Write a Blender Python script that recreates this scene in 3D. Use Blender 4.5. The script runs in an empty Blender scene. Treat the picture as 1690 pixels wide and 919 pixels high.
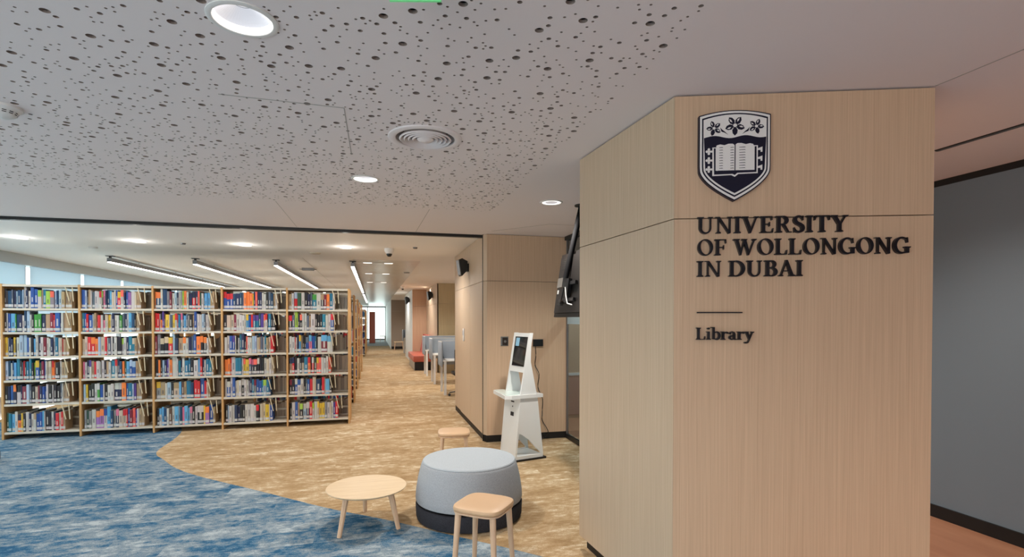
import bpy, bmesh, math, random
from math import sin, cos, pi, radians
from mathutils import Vector
from mathutils.geometry import delaunay_2d_cdt
random.seed(7)
SC = bpy.context.scene
COL = SC.collection
# ------------------------------------------------------------------ camera, world, exposure
cam = bpy.data.cameras.new('camera')
cam.sensor_fit = 'HORIZONTAL'; cam.sensor_width = 36.0
cam.lens = 36.0 * 870.5 / 1690
cam.shift_y = (541.165 - 459.5) / 1690
cam.clip_start = 0.05; cam.clip_end = 300
co = bpy.data.objects.new('camera', cam); COL.objects.link(co)
co.location = (0, 0, 1.60)
co.rotation_euler = (radians(90) - .01454, 0, -.255708542)
SC.camera = co
W = bpy.data.worlds.new('sky'); SC.world = W; W.use_nodes = True
bg = W.node_tree.nodes['Background']
bg.inputs[0].default_value = (1.0, .985, .955, 1); bg.inputs[1].default_value = 3.05
vs = SC.view_settings
vs.view_transform = 'Standard'; vs.look = 'None'; vs.gamma = 1; vs.use_curve_mapping = False
vs.exposure = 0.42
CZ = 2.73            # ceiling height
def lamp(kind, loc, power, color=(1, .93, .84), size=.06, angle=130, blend=.6, sizey=None, rot=(0, 0, 0)):
    l = bpy.data.lights.new('lamp_light', kind); l.energy = power; l.color = color
    if kind == 'SPOT':
        l.shadow_soft_size = size; l.spot_size = radians(angle); l.spot_blend = blend
    if kind == 'AREA':
        l.size = size
        if sizey: l.shape = 'RECTANGLE'; l.size_y = sizey
    o = bpy.data.objects.new('lamp_light', l); COL.objects.link(o); o.location = loc; o.rotation_euler = rot
    return o
# ------------------------------------------------------------------ helpers
def lin(c):
    return tuple(((v / 255) / 12.92 if v / 255 <= .04045 else ((v / 255 + .055) / 1.055) ** 2.4) for v in c)
class MB:
    def __init__(s): s.v = []; s.f = []; s.c = []; s.m = []
    def face(s, pts, col=None, m=0):
        n = len(s.v); s.v += [tuple(p) for p in pts]; s.f.append(tuple(range(n, n + len(pts)))); s.c.append(col); s.m.append(m)
    def idx(s, verts, faces, col=None, m=0):
        n = len(s.v); s.v += [tuple(p) for p in verts]
        for f in faces: s.f.append(tuple(i + n for i in f)); s.c.append(col); s.m.append(m)
    def box(s, a, b, col=None, m=0):
        x0, y0, z0 = a; x1, y1, z1 = b
        s.idx([(x0, y0, z0), (x1, y0, z0), (x1, y1, z0), (x0, y1, z0), (x0, y0, z1), (x1, y0, z1), (x1, y1, z1), (x0, y1, z1)],
              [(3, 2, 1, 0), (4, 5, 6, 7), (0, 1, 5, 4), (1, 2, 6, 5), (2, 3, 7, 6), (3, 0, 4, 7)], col, m)
    def bbox(s, a, b, r, seg=2, m=0):
        bm = bmesh.new(); bmesh.ops.create_cube(bm, size=1)
        for v in bm.verts: v.co = Vector([a[i] + (v.co[i] + .5) * (b[i] - a[i]) for i in range(3)])
        bmesh.ops.bevel(bm, geom=bm.edges[:], offset=r, segments=seg, affect='EDGES', profile=.5)
        bm.verts.index_update()
        s.idx([v.co[:] for v in bm.verts], [[v.index for v in f.verts] for f in bm.faces], None, m); bm.free()
    def prism(s, pts, z0, z1, m=0, back=True, f=None):
        # pts: counter-clockwise outline in 2D, f maps (a,b,h) to 3D
        f = f or (lambda a, b, h: (a, b, h)); n = len(pts)
        A = sum(pts[i][0] * pts[(i + 1) % n][1] - pts[(i + 1) % n][0] * pts[i][1] for i in range(n))
        if A < 0: pts = pts[::-1]
        vs_ = [f(p[0], p[1], z0) for p in pts] + [f(p[0], p[1], z1) for p in pts]
        fs = [tuple(range(n, 2 * n))] + [(i, (i + 1) % n, n + (i + 1) % n, n + i) for i in range(n)]
        if back: fs.append(tuple(range(n - 1, -1, -1)))
        s.idx(vs_, fs, None, m)
    def ring(s, outer, inner, z0, z1, m=0):
        n = len(outer)
        V = [(p[0], p[1], z1) for p in outer] + [(p[0], p[1], z1) for p in inner] + [(p[0], p[1], z0) for p in outer] + [(p[0], p[1], z0) for p in inner]
        F = []
        for i in range(n):
            j = (i + 1) % n
            F += [(i, j, n + j, n + i), (2 * n + i, 2 * n + j, j, i), (n + i, n + j, 3 * n + j, 3 * n + i)]
        s.idx(V, F, None, m)
    def lathe(s, prof, n=48, c=(0, 0), m=0, cap0=False, cap1=False):
        V = []; F = []
        for r, z in prof:
            V += [(c[0] + r * cos(2 * pi * k / n), c[1] + r * sin(2 * pi * k / n), z) for k in range(n)]
        for i in range(len(prof) - 1):
            for k in range(n):
                l = (k + 1) % n; F.append((i * n + k, i * n + l, (i + 1) * n + l, (i + 1) * n + k))
        if cap0: F.append(tuple(range(n - 1, -1, -1)))
        if cap1: F.append(tuple(range((len(prof) - 1) * n, len(prof) * n)))
        s.idx(V, F, None, m)
    def tube(s, pts, r, n=8, m=0, r1=None):
        pts = [Vector(p) for p in pts]; V = []; F = []; N = len(pts)
        up = Vector((0, 0, 1))
        for i, p in enumerate(pts):
            d = (pts[min(i + 1, N - 1)] - pts[max(i - 1, 0)]).normalized()
            a = d.cross(up)
            if a.length < 1e-3: a = d.cross(Vector((0, 1, 0)))
            a.normalize(); b = d.cross(a)
            rr = r if r1 is None else r + (r1 - r) * i / (N - 1)
            V += [tuple(p + a * rr * cos(2 * pi * k / n + pi / n) + b * rr * sin(2 * pi * k / n + pi / n)) for k in range(n)]
        for i in range(N - 1):
            for k in range(n):
                l = (k + 1) % n; F.append((i * n + l, i * n + k, (i + 1) * n + k, (i + 1) * n + l))
        F.append(tuple(range(n))); F.append(tuple(range(N * n - 1, (N - 1) * n - 1, -1)))
        s.idx(V, F, None, m)
    def build(s, name, mat, parent=None, smooth=False, loc=(0, 0, 0), rot=(0, 0, 0)):
        me = bpy.data.meshes.new(name); me.from_pydata(s.v, [], s.f); me.update()
        for m_ in (mat if isinstance(mat, (list, tuple)) else [mat]): me.materials.append(m_)
        if any(s.m): me.polygons.foreach_set('material_index', s.m)
        if any(c is not None for c in s.c):
            at = me.color_attributes.new('col', 'FLOAT_COLOR', 'CORNER'); buf = []
            for f, c in zip(s.f, s.c): buf += list((c or (.5, .5, .5)) + (1.0,)) * len(f)
            at.data.foreach_set('color', buf)
        if smooth:
            me.polygons.foreach_set('use_smooth', [True] * len(me.polygons)); me.set_sharp_from_angle(angle=radians(38))
        o = bpy.data.objects.new(name, me); COL.objects.link(o)
        o.location = loc; o.rotation_euler = rot
        if parent: o.parent = parent
        return o
def tag(o, label=None, cat=None, group=None, kind=None):
    if label: o['label'] = label
    if cat: o['category'] = cat
    if group: o['group'] = group
    if kind: o['kind'] = kind
    return o
def thing(name, label, cat, loc=(0, 0, 0), rot=(0, 0, 0), group=None, kind=None):
    o = bpy.data.objects.new(name, None); COL.objects.link(o); o.empty_display_size = .1
    o.location = loc; o.rotation_euler = rot
    return tag(o, label, cat, group, kind)
def struct(name, mb, mat, label=None, parent=None, smooth=False):
    return tag(mb.build(name, mat, parent, smooth), label, None, None, 'structure')
def copy_tree(o, parent=None):
    c = o.copy(); COL.objects.link(c)
    if parent: c.parent = parent
    for ch in list(o.children): copy_tree(ch, c)
    return c
# ------------------------------------------------------------------ materials
def mat(name, c, rough=.6, metal=0, spec=.5, emit=None, es=1):
    m = bpy.data.materials.new(name); m.use_nodes = True; b = m.node_tree.nodes['Principled BSDF']
    b.inputs['Base Color'].default_value = lin(c) + (1,); b.inputs['Roughness'].default_value = rough
    b.inputs['Metallic'].default_value = metal; b.inputs['Specular IOR Level'].default_value = spec
    if emit: b.inputs['Emission Color'].default_value = lin(emit) + (1,); b.inputs['Emission Strength'].default_value = es
    return m
class NT:
    def __init__(s, m): s.t = m.node_tree; s.b = s.t.nodes['Principled BSDF']
    def n(s, typ, **kw):
        x = s.t.nodes.new(typ)
        for k, v in kw.items(): setattr(x, k, v)
        return x
    def l(s, a, b): s.t.links.new(a, b)
    def coords(s, scale, rot=(0, 0, 0)):
        tc = s.n('ShaderNodeTexCoord'); mp = s.n('ShaderNodeMapping'); mp.inputs['Scale'].default_value = scale; mp.inputs['Rotation'].default_value = rot
        s.l(tc.outputs['Object'], mp.inputs['Vector']); return mp.outputs['Vector']
    def noise(s, vec, scale=1, detail=3, rough=.5):
        x = s.n('ShaderNodeTexNoise'); x.inputs['Scale'].default_value = scale; x.inputs['Detail'].default_value = detail; x.inputs['Roughness'].default_value = rough
        s.l(vec, x.inputs['Vector']); return x.outputs['Fac']
    def ramp(s, fac, stops):
        r = s.n('ShaderNodeValToRGB'); e = r.color_ramp.elements
        while len(e) < len(stops): e.new(.5)
        for el, (p, c) in zip(e, stops): el.position = p; el.color = lin(c) + (1,)
        s.l(fac, r.inputs['Fac']); return r.outputs['Color']
    def mix(s, a, b, fac, mode='MIX'):
        x = s.n('ShaderNodeMix', data_type='RGBA', blend_type=mode)
        if isinstance(fac, float): x.inputs[0].default_value = fac
        else: s.l(fac, x.inputs[0])
        s.l(a, x.inputs[6]); s.l(b, x.inputs[7]); return x.outputs[2]
    def bump(s, h, strength=.3, dist=.002):
        x = s.n('ShaderNodeBump'); x.inputs['Strength'].default_value = strength; x.inputs['Distance'].default_value = dist
        s.l(h, x.inputs['Height']); s.l(x.outputs[0], s.b.inputs['Normal'])
    def col(s, c): s.l(c, s.b.inputs['Base Color'])
def wood(name, c0, c1, scale=(140, 140, 1.6), rough=.5):
    m = mat(name, c0, rough, spec=.35); t = NT(m); v = t.coords(scale)
    f = t.noise(v, 1, 4, .6); t.col(t.ramp(f, [(.3, c1), (.7, c0)])); return m
M = {}
M['veneer'] = wood('oak_veneer', (209, 178, 149), (192, 161, 133), rough=.42)
M['veneer2'] = wood('oak_veneer_side', (202, 178, 152), (186, 161, 135), rough=.42)
M['post'] = wood('beech_panel', (208, 164, 110), (190, 144, 92), (20, 20, 2))
M['stoolwood'] = wood('ash_leg', (222, 190, 160), (205, 170, 140), (40, 40, 3))
M['top'] = wood('ash_top', (222, 198, 164), (211, 184, 149), (4, 40, 30), .4)
M['vinyl'] = wood('orange_wood_floor', (194, 138, 106), (176, 120, 90), (6, 1.2, 1), .45)
M['shelf'] = mat('beige_metal', (205, 196, 180), .45)
M['white'] = mat('white_paint', (226, 224, 221), .5)
M['ceil'] = mat('white_ceiling', (232, 223, 222), .8, spec=.2)
M['ceilback'] = mat('white_ceiling_reading', (238, 235, 232), .75, spec=.2)
M['core'] = mat('shaded_gypsum_core', (152, 138, 130), .95, spec=.1)  # gypsum tone of the hole walls, darkened to carry the shade inside
M['hole'] = mat('black_fleece', (18, 16, 15), .95)
M['black'] = mat('black_plastic', (20, 20, 22), .4)
M['blackmatt'] = mat('black_skirting', (22, 19, 18), .6)
M['pole'] = mat('pole_black', (12, 12, 14), .8, spec=.1)
M['track'] = mat('black_metal', (14, 14, 15), .4)
M['navy'] = mat('navy_gloss', (16, 14, 38), .4, spec=.3)
M['letter'] = mat('letter_gloss', (14, 12, 22), .34, spec=.35)
M['crestwhite'] = mat('crest_white', (226, 222, 220), .45)
M['greywall'] = mat('blue_grey_paint', (122, 133, 142), .6, spec=.3)
M['tanleather'] = mat('tan_leather', (208, 172, 136), .45)
M['redleather'] = mat('red_leather', (186, 92, 72), .4)
M['redback'] = mat('red_fabric', (190, 92, 82), .7)
M['alu'] = mat('grey_aluminium', (120, 120, 122), .35, .6)
M['steel'] = mat('brushed_steel', (150, 148, 145), .35, .8)
M['screen'] = mat('dark_glass_screen', (30, 28, 27), .06, spec=.9)
M['emit'] = mat('lamp_lens', (255, 255, 255), .4, emit=(255, 250, 244), es=1.5)
M['emit2'] = mat('light_strip', (255, 255, 255), .4, emit=(255, 250, 246), es=13)
M['refl'] = mat('reflector', (205, 205, 210), .35, .4, emit=(245, 245, 252), es=.28)
M['greyfab'] = mat('grey_screen_fabric', (158, 168, 180), .9)
M['exit'] = mat('exit_green', (110, 215, 140), .4, emit=(110, 215, 140), es=.2)
M['tvback'] = mat('tv_black', (26, 23, 22), .5, spec=.3)
M['sticker'] = mat('sticker', (190, 190, 188), .6)
M['tile'] = mat('metal_ceiling', (205, 203, 198), .28, .35)
m = M['books'] = mat('book_covers', (128, 128, 128), .55); t = NT(m)
a = t.n('ShaderNodeAttribute', attribute_name='col'); t.col(a.outputs['Color'])
def fabric(name, c0, c1, sc=260, rough=.95):
    m = mat(name, c0, rough, spec=.15); t = NT(m); f = t.noise(t.coords((sc, sc, sc * .4)), 1, 2, .6)
    t.col(t.ramp(f, [(.3, c1), (.7, c0)])); t.bump(f, .3, .002); return m
M['felt'] = fabric('grey_felt', (178, 181, 186), (152, 155, 161))
M['felttop'] = fabric('pale_grey_felt', (184, 190, 196), (164, 171, 178))
M['darkfelt'] = fabric('charcoal_felt', (62, 62, 68), (44, 44, 50))
def carpet(name, stops, streak, seed):
    m = mat(name, (150, 130, 100), .95, spec=.1); t = NT(m)
    tc = t.n('ShaderNodeTexCoord')
    # every plank gets its own piece of the pattern, rows staggered
    sx = t.n('ShaderNodeSeparateXYZ'); t.l(tc.outputs['Object'], sx.inputs[0])
    dv = t.n('ShaderNodeMath', operation='DIVIDE'); t.l(sx.outputs['Y'], dv.inputs[0]); dv.inputs[1].default_value = .25
    fl = t.n('ShaderNodeMath', operation='FLOOR'); t.l(dv.outputs[0], fl.inputs[0])
    w1 = t.n('ShaderNodeTexWhiteNoise', noise_dimensions='1D'); t.l(fl.outputs[0], w1.inputs['W'])
    ax = t.n('ShaderNodeMath', operation='ADD'); t.l(sx.outputs['X'], ax.inputs[0]); t.l(w1.outputs['Value'], ax.inputs[1])
    fx = t.n('ShaderNodeMath', operation='FLOOR'); t.l(ax.outputs[0], fx.inputs[0])
    cb = t.n('ShaderNodeCombineXYZ'); t.l(fx.outputs[0], cb.inputs['X']); t.l(fl.outputs[0], cb.inputs['Y'])
    wn = t.n('ShaderNodeTexWhiteNoise', noise_dimensions='3D'); t.l(cb.outputs[0], wn.inputs['Vector'])
    sc = t.n('ShaderNodeVectorMath', operation='SCALE'); sc.inputs['Scale'].default_value = .5; t.l(wn.outputs['Color'], sc.inputs[0])
    ad = t.n('ShaderNodeVectorMath', operation='ADD'); t.l(tc.outputs['Object'], ad.inputs[0]); t.l(sc.outputs[0], ad.inputs[1])
    mp = t.n('ShaderNodeMapping'); mp.inputs['Scale'].default_value = streak; mp.inputs['Location'].default_value = (seed, seed, 0)
    t.l(ad.outputs[0], mp.inputs['Vector'])
    f1 = t.noise(mp.outputs[0], 1, 9, .74)
    fine = t.noise(t.coords((120, 240, 1)), 1, 1, .5)
    mp2 = t.n('ShaderNodeMapping'); mp2.inputs['Scale'].default_value = (streak[0] * 6, streak[1] * 5, 1); t.l(ad.outputs[0], mp2.inputs['Vector'])
    f2 = t.noise(mp2.outputs[0], 1, 4, .7)
    m2 = t.n('ShaderNodeMath', operation='MULTIPLY_ADD'); t.l(f2, m2.inputs[0]); m2.inputs[1].default_value = .55; t.l(f1, m2.inputs[2])
    mm = t.n('ShaderNodeMath', operation='MULTIPLY_ADD'); t.l(fine, mm.inputs[0]); mm.inputs[1].default_value = .34; t.l(m2.outputs[0], mm.inputs[2])
    sb = t.n('ShaderNodeMath', operation='SUBTRACT'); t.l(mm.outputs[0], sb.inputs[0]); sb.inputs[1].default_value = .445
    t.col(t.ramp(sb.outputs[0], stops)); t.bump(fine, .35, .003)
    return m
M['tan'] = carpet('tan_carpet', [(.36, (156, 127, 92)), (.46, (174, 145, 108)), (.56, (186, 160, 126)), (.66, (220, 203, 175))], (1.9, 4.4, 1), 3)
M['blue'] = carpet('blue_carpet', [(.37, (40, 86, 120)), (.45, (70, 112, 142)), (.50, (116, 133, 146)), (.58, (132, 146, 156)), (.67, (172, 182, 188))], (2.2, 4.0, 1), 11)
def glass(name, tint=(235, 245, 245), gl=.08):
    m = bpy.data.materials.new(name); m.use_nodes = True; n = m.node_tree; n.nodes.remove(n.nodes['Principled BSDF'])
    tr = n.nodes.new('ShaderNodeBsdfTransparent'); tr.inputs[0].default_value = lin(tint) + (1,)
    g = n.nodes.new('ShaderNodeBsdfGlossy'); g.inputs['Roughness'].default_value = .03
    mx = n.nodes.new('ShaderNodeMixShader'); mx.inputs[0].default_value = gl
    n.links.new(tr.outputs[0], mx.inputs[1]); n.links.new(g.outputs[0], mx.inputs[2])
    n.links.new(mx.outputs[0], n.nodes['Material Output'].inputs[0]); return m
M['glass'] = glass('clear_glass')
M['bluegl'] = glass('blue_tinted_glass', (200, 216, 222), .12)
m = M['blind'] = bpy.data.materials.new('roller_blind'); m.use_nodes = True; n_ = m.node_tree; n_.nodes.remove(n_.nodes['Principled BSDF'])
d_ = n_.nodes.new('ShaderNodeBsdfDiffuse'); d_.inputs[0].default_value = lin((222, 232, 238)) + (1,)
tr_ = n_.nodes.new('ShaderNodeBsdfTranslucent'); tr_.inputs[0].default_value = lin((214, 228, 238)) + (1,)
mx_ = n_.nodes.new('ShaderNodeMixShader'); mx_.inputs[0].default_value = .5
n_.links.new(d_.outputs[0], mx_.inputs[1]); n_.links.new(tr_.outputs[0], mx_.inputs[2]); n_.links.new(mx_.outputs[0], n_.nodes['Material Output'].inputs[0])

# ================================================================== SETTING
XL, XR, YB, YF = -5.84, 4.42, -3.2, 44.0
# ---- floor: blue and tan carpet meet along one curve, wood beyond the pillar
def catmull(P, k=8):
    out = []
    for i in range(len(P) - 1):
        p0, p1, p2, p3 = P[max(i - 1, 0)], P[i], P[i + 1], P[min(i + 2, len(P) - 1)]
        for j in range(k):
            s = j / k
            out.append(tuple(.5 * ((2 * p1[a]) + (-p0[a] + p2[a]) * s + (2 * p0[a] - 5 * p1[a] + 4 * p2[a] - p3[a]) * s * s + (-p0[a] + 3 * p1[a] - 3 * p2[a] + p3[a]) * s ** 3) for a in (0, 1)))
    return out + [P[-1]]
curve = catmull([(-3.6, 10.0), (-3.05, 9.3), (-2.743, 8.715), (-2.62, 8.1), (-2.583, 7.396), (-2.50, 7.10), (-2.373, 6.898), (-2.088, 6.435), (-1.734, 6.021), (-1.099, 5.415), (-.393, 4.731), (.1, 4.32), (.572, 3.877), (1.08, 3.4), (1.62, 2.8)])
mb = MB(); mb.face([(x, y, 0) for x, y in [(XL, YB), (1.62, YB)] + curve[::-1] + [(XL, 10.0)]])
struct('floor', mb, M['blue'], 'blue streaked carpet in front of the bookcases')
mb = MB(); mb.face([(x, y, 0) for x, y in curve + [(2.66, 2.8), (2.66, YF), (XL, YF), (XL, 10.0)]])
struct('floor', mb, M['tan'], 'tan streaked carpet along the corridor')
mb = MB(); mb.face([(1.62, YB, 0), (XR, YB, 0), (XR, YF, 0), (2.66, YF, 0), (2.66, 2.8, 0), (1.62, 2.8, 0)])
struct('floor', mb, M['vinyl'], 'orange wood floor beside the blue-grey wall')
# ---- perforated ceiling: every hole is cut, with a black sheet above
lights_at = [(-.473, 2.19, .125), (-.063, 4.389, .115), (.312, 3.32, .215), (-1.905, 3.413, .075)]
def perf_ceiling(bx, by, cuts):
    mb = MB(); z0, z1 = CZ, CZ + .014
    for ix in range(len(bx) - 1):
        for iy in range(len(by) - 1):
            ox, oy = bx[ix], by[iy]; tx, ty = bx[ix + 1] - ox, by[iy + 1] - oy; ar = tx * ty / .36
            H = [(a - ox, b - oy, c) for a, b, c in cuts if 0 < a - ox < tx and 0 < b - oy < ty]
            for r, cnt in ((.0175, round(6.5 * ar)), (.0098, round(26 * ar)), (.0056, round(54 * ar))):
                k = tries = 0
                while k < cnt and tries < 2500:
                    tries += 1
                    x, y = random.uniform(r + .004, tx - r - .004), random.uniform(r + .004, ty - r - .004)
                    if any((x - a) ** 2 + (y - b) ** 2 < (r + c + (.13 if r > .015 and .015 < c < .02 else .030 if .009 < r < .015 and .009 < c < .015 else .011)) ** 2 for a, b, c in H): continue
                    k += 1
                    if any((ox + x - a) ** 2 + (oy + y - b) ** 2 < (c - .004) ** 2 for a, b, c in lights_at): continue
                    H.append((x, y, r))
            V = [Vector((0, 0)), Vector((tx, 0)), Vector((tx, ty)), Vector((0, ty))]; E = [(0, 1), (1, 2), (2, 3), (3, 0)]; own = [-1] * 4
            for h, (x, y, r) in enumerate(H):
                n = 64 if r > .03 else 18 if r > .015 else 12 if r > .008 else 8; b = len(V)
                for k in range(n): V.append(Vector((x + r * cos(2 * pi * k / n), y + r * sin(2 * pi * k / n)))); own.append(h)
                E += [(b + k, b + (k + 1) % n) for k in range(n)]
                for k in range(n):
                    p, q = V[b + k], V[b + (k + 1) % n]
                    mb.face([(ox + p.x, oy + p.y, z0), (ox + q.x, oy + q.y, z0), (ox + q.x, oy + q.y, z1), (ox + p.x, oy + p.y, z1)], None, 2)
            vo, eo, fo, ov, oe, of = delaunay_2d_cdt(V, E, [], 0, 1e-6)
            o2 = [own[o[0]] if o else -2 for o in ov]
            fs = [f[::-1] for f in fo if not (o2[f[0]] >= 0 and o2[f[0]] == o2[f[1]] == o2[f[2]])]
            mb.idx([(ox + v.x, oy + v.y, z0) for v in vo], fs)
    mb.box((bx[0], by[0], z1 + .08), (bx[-1], by[-1], z1 + .09), None, 1)
    a, b, c, d, e = bx[0], bx[-1], by[0], by[-1], .002
    for q in ((a, c, a + e, d), (b - e, c, b, d), (a, c, b, c + e), (a, d - e, b, d)): mb.box((q[0], q[1], z0 + .001), (q[2], q[3], z1 + .08), None, 1)
    return mb
PX0, PX1, PY0, PY1 = -4.3, 1.2, 1.2, 5.4
BXS = [-4.3, -3.7, -3.1, -2.5, -1.9, -1.3, -.7, -.25, .065, .56, 1.2]; BYS = [1.2 + .6 * k for k in range(8)]
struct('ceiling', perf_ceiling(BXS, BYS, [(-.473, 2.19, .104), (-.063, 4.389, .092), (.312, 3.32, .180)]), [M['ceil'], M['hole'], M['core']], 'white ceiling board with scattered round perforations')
mb = MB()
for a in ((XL, YB, XR, PY0), (XL, PY0, PX0, PY1), (PX1, PY0, XR, PY1), (XL, PY1, XR, 6.92)): mb.box((a[0], a[1], CZ), (a[2], a[3], CZ + .05))
struct('ceiling', mb, M['ceil'], 'plain white ceiling border of the entrance')
mb = MB()
for a in ((XL, 6.92, XR, 10.2), (XL, 10.2, -.38, YF), (.865, 10.2, XR, YF)): mb.box((a[0], a[1], CZ), (a[2], a[3], CZ + .05))
struct('ceiling', mb, M['ceilback'], 'plain white ceiling over the bookcases')
# metal plank strip over the corridor: each plank a piece
root = thing('ceiling', 'shiny metal plank ceiling over the corridor', None, kind='structure')
pl = MB(); pl.box((-.378, 0, CZ + .002), (.863, .282, CZ + .02)); first = None
for i in range(112):
    if first is None: first = o = pl.build('plank', M['tile'], root)
    else: o = first.copy(); COL.objects.link(o)
    o.parent = root; o.location = (0, 10.205 + i * .3, 0)
mb = MB(); mb.box((-.38, 10.2, CZ + .03), (.865, YF, CZ + .05)); mb.build('backing', M['hole'], root)
# panel joints on the ceiling
def strip(name, pts, w, mat_, h=.0012, label=None):
    mb = MB()
    for (x0, y0), (x1, y1) in zip(pts[:-1], pts[1:]):
        L = math.hypot(x1 - x0, y1 - y0); a, b = -(y1 - y0) / L * w / 2, (x1 - x0) / L * w / 2
        mb.prism([(x0 + a, y0 + b), (x0 - a, y0 - b), (x1 - a, y1 - b), (x1 + a, y1 + b)], CZ - h, CZ)
    return struct(name, mb, mat_, label)
M['joint'] = mat('ceiling_joint', (168, 163, 158), .8)
strip('trim_1', [(-.749, 2.936), (-.15, 2.958), (-.145, 3.773)], .006, M['joint'], label='joint of the ceiling access panel')
strip('trim_2', [(1.45, 6.55), (2.0, 5.9), (2.5, 5.9)], .010, M['joint'], label='joint of the small ceiling hatch above the kiosk wall')
strip('trim_3', [(2.623, 1.96), (2.63, 1.0), (2.63, -3)], .008, M['joint'], label='ceiling joint running from the pillar corner')
strip('trim_4', [(.55, 5.42), (.52, 6.85)], .005, M['joint'])
strip('trim_5', [(-1.25, 10.2), (-1.25, 30)], .006, M['joint'])
strip('trim_6', [(-.9, 5.42), (-.9, 6.85)], .004, M['joint'])
# black folding-wall track across the ceiling
mb = MB(); mb.prism([(XL, 6.96), (1.40, 6.865), (1.40, 6.935), (XL, 7.03)], CZ - .035, CZ)
struct('trim_7', mb, M['track'], 'black folding-wall track across the ceiling')
mb = MB(); mb.box((2.5, 5.6, CZ - .05), (2.58, 6.745, CZ)); struct('trim_8', mb, M['track'], 'black head rail over the glass partition')
# slot diffuser on the right
r_ = thing('slot_diffuser', 'long thin black slot diffuser in the ceiling by the blue-grey wall', 'vent', (3.63, -2.0, CZ))
mb = MB(); mb.box((-.022, 0, -.004), (.022, 4.7, 0)); mb.build('slot', M['track'], r_)
mb = MB(); mb.box((-.011, 0, -.007), (.011, 4.7, -.004)); mb.build('blade', M['alu'], r_)
# ---- walls
mb = MB(); mb.box((XR, YB, 0), (XR + .1, YF, CZ)); struct('wall_right', mb, M['greywall'], 'plain blue-grey wall on the far right')
mb = MB(); mb.box((XR - .018, YB, 0), (XR, YF, .098)); struct('baseboard_right', mb, M['blackmatt'], 'black skirting along the blue-grey wall')
mb = MB(); mb.box((XR - .006, YB, CZ - .05), (XR, YF, CZ)); struct('trim_9', mb, M['blackmatt'])
mb = MB(); mb.box((-.6, YB - .1, 0), (XR, YB, CZ)); struct('wall_front', mb, M['white'], 'unseen white wall added behind the camera')  # added out of view to cut sky light on the pillar and bounce lamps
# pillar with four veneer panels
root = thing('wall_entrance', 'pale oak clad pillar that carries the lettering', None, kind='structure')
pA, pB, pC = Vector((1.399, 3.47)), Vector((1.464, 2.372)), Vector((2.623, 1.962)); nF = Vector((-.333, -.943)); nL = Vector((-.998, -.059))
mb = MB(); mb.prism([(1.445, 3.44), (1.50, 2.40), (2.60, 2.01), (2.80, 3.45), (2.0, 3.46)], 0, CZ); mb.build('core', M['blackmatt'], root)
iB = pB - nF * .026 - nL * .026
for z0, z1 in ((.085, 2.108), (2.113, 2.722)):
    mb = MB(); mb.prism([tuple(pA), tuple(pB), tuple(iB), (pA.x + .03, pA.y)], z0, z1); mb.build('panel', M['veneer2'], root)
    mb = MB(); mb.prism([(pB.x + .001, pB.y), tuple(pC), (pC.x + .2, 3.40), (pC.x + .17, 3.40), (pC.x - .01, pC.y + .03), tuple(iB)], z0, z1); mb.build('panel', M['veneer'], root)
# kiosk wall block
root = thing('wall_corridor', 'pale oak clad wall block behind the self-service kiosk', None, kind='structure')
mb = MB(); mb.prism([(1.43, 6.80), (2.56, 6.80), (2.56, 9.3), (1.44, 9.3)], 0, CZ); mb.build('core', M['blackmatt'], root)
for z0, z1 in ((.09, 2.114), (2.119, 2.724)):
    for x0, x1 in ((1.428, 2.567),):
        mb = MB(); mb.box((x0, 6.755, z0), (x1, 6.80, z1)); mb.build('panel', M['veneer'], root)
    mb = MB(); mb.prism([(1.392, 6.84), (1.427, 6.757), (1.46, 6.80), (1.44, 6.85)], z0, z1); mb.build('panel', M['veneer2'], root)
    for y0, y1, x in ((6.856, 7.80, 1.392), (7.806, 8.70, 1.392), (8.706, 9.38, 1.400)):
        mb = MB(); mb.box((x, y0, z0), (1.44, y1, z1)); mb.build('panel', M['veneer2'], root)
mb = MB(); mb.box((1.386, 6.838, 0), (1.405, 6.852, CZ)); mb.build('channel', M['track'], root)
mb = MB(); mb.box((1.42, 6.765, 0), (2.567, 6.80, .09)); mb.box((1.405, 6.80, 0), (1.44, 9.37, .09)); struct('baseboard_corridor', mb, M['blackmatt'])
mb = MB(); mb.box((1.44, 9.30, 0), (4.4, 9.38, CZ)); struct('wall_recess', mb, M['white'])
# stepped alcove walls farther along the corridor
M['veneer3'] = wood('oak_veneer_alcove', (208, 190, 152), (190, 172, 136), (60, 60, 1.2))
M['veneer4'] = wood('oak_veneer_pink', (196, 164, 136), (180, 148, 122), (60, 60, 1.2))
M['greige'] = mat('greige_paint', (168, 154, 140), .8)
for i, (x0, y0, x1, y1, mm) in enumerate(((1.87, 16.15, 4.4, 16.25, 'veneer3'), (1.86, 16.15, 1.90, 19.62, 'veneer2'), (1.36, 19.6, 2.2, 24.0, 'veneer4'), (.92, 30.0, 4.4, 30.1, 'greige'))):
    root = thing('wall_alcove', ('cream oak alcove wall behind the study desks', 'pale oak alcove wall behind the red bench', 'pinkish oak column at the end of the red bench', 'greige wall closing the corridor beside the far window')[i], None, kind='structure')
    for z0, z1 in ((0, 2.11), (2.116, CZ)):
        mb = MB(); mb.box((x0, y0, z0), (x1, y1, z1)); mb.build('panel', M[mm], root)
mb = MB(); mb.box((1.352, 19.61, 0), (1.36, 24.0, CZ)); struct('wall_column', mb, M['white'])
mb = MB(); mb.box((.91, 30.0, 0), (.92, YF, CZ)); struct('wall_passage', mb, M['white'])
mb = MB(); mb.box((.93, 29.97, 0), (1.95, 30.0, .15)); struct('baseboard_back', mb, M['blackmatt'])
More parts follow.
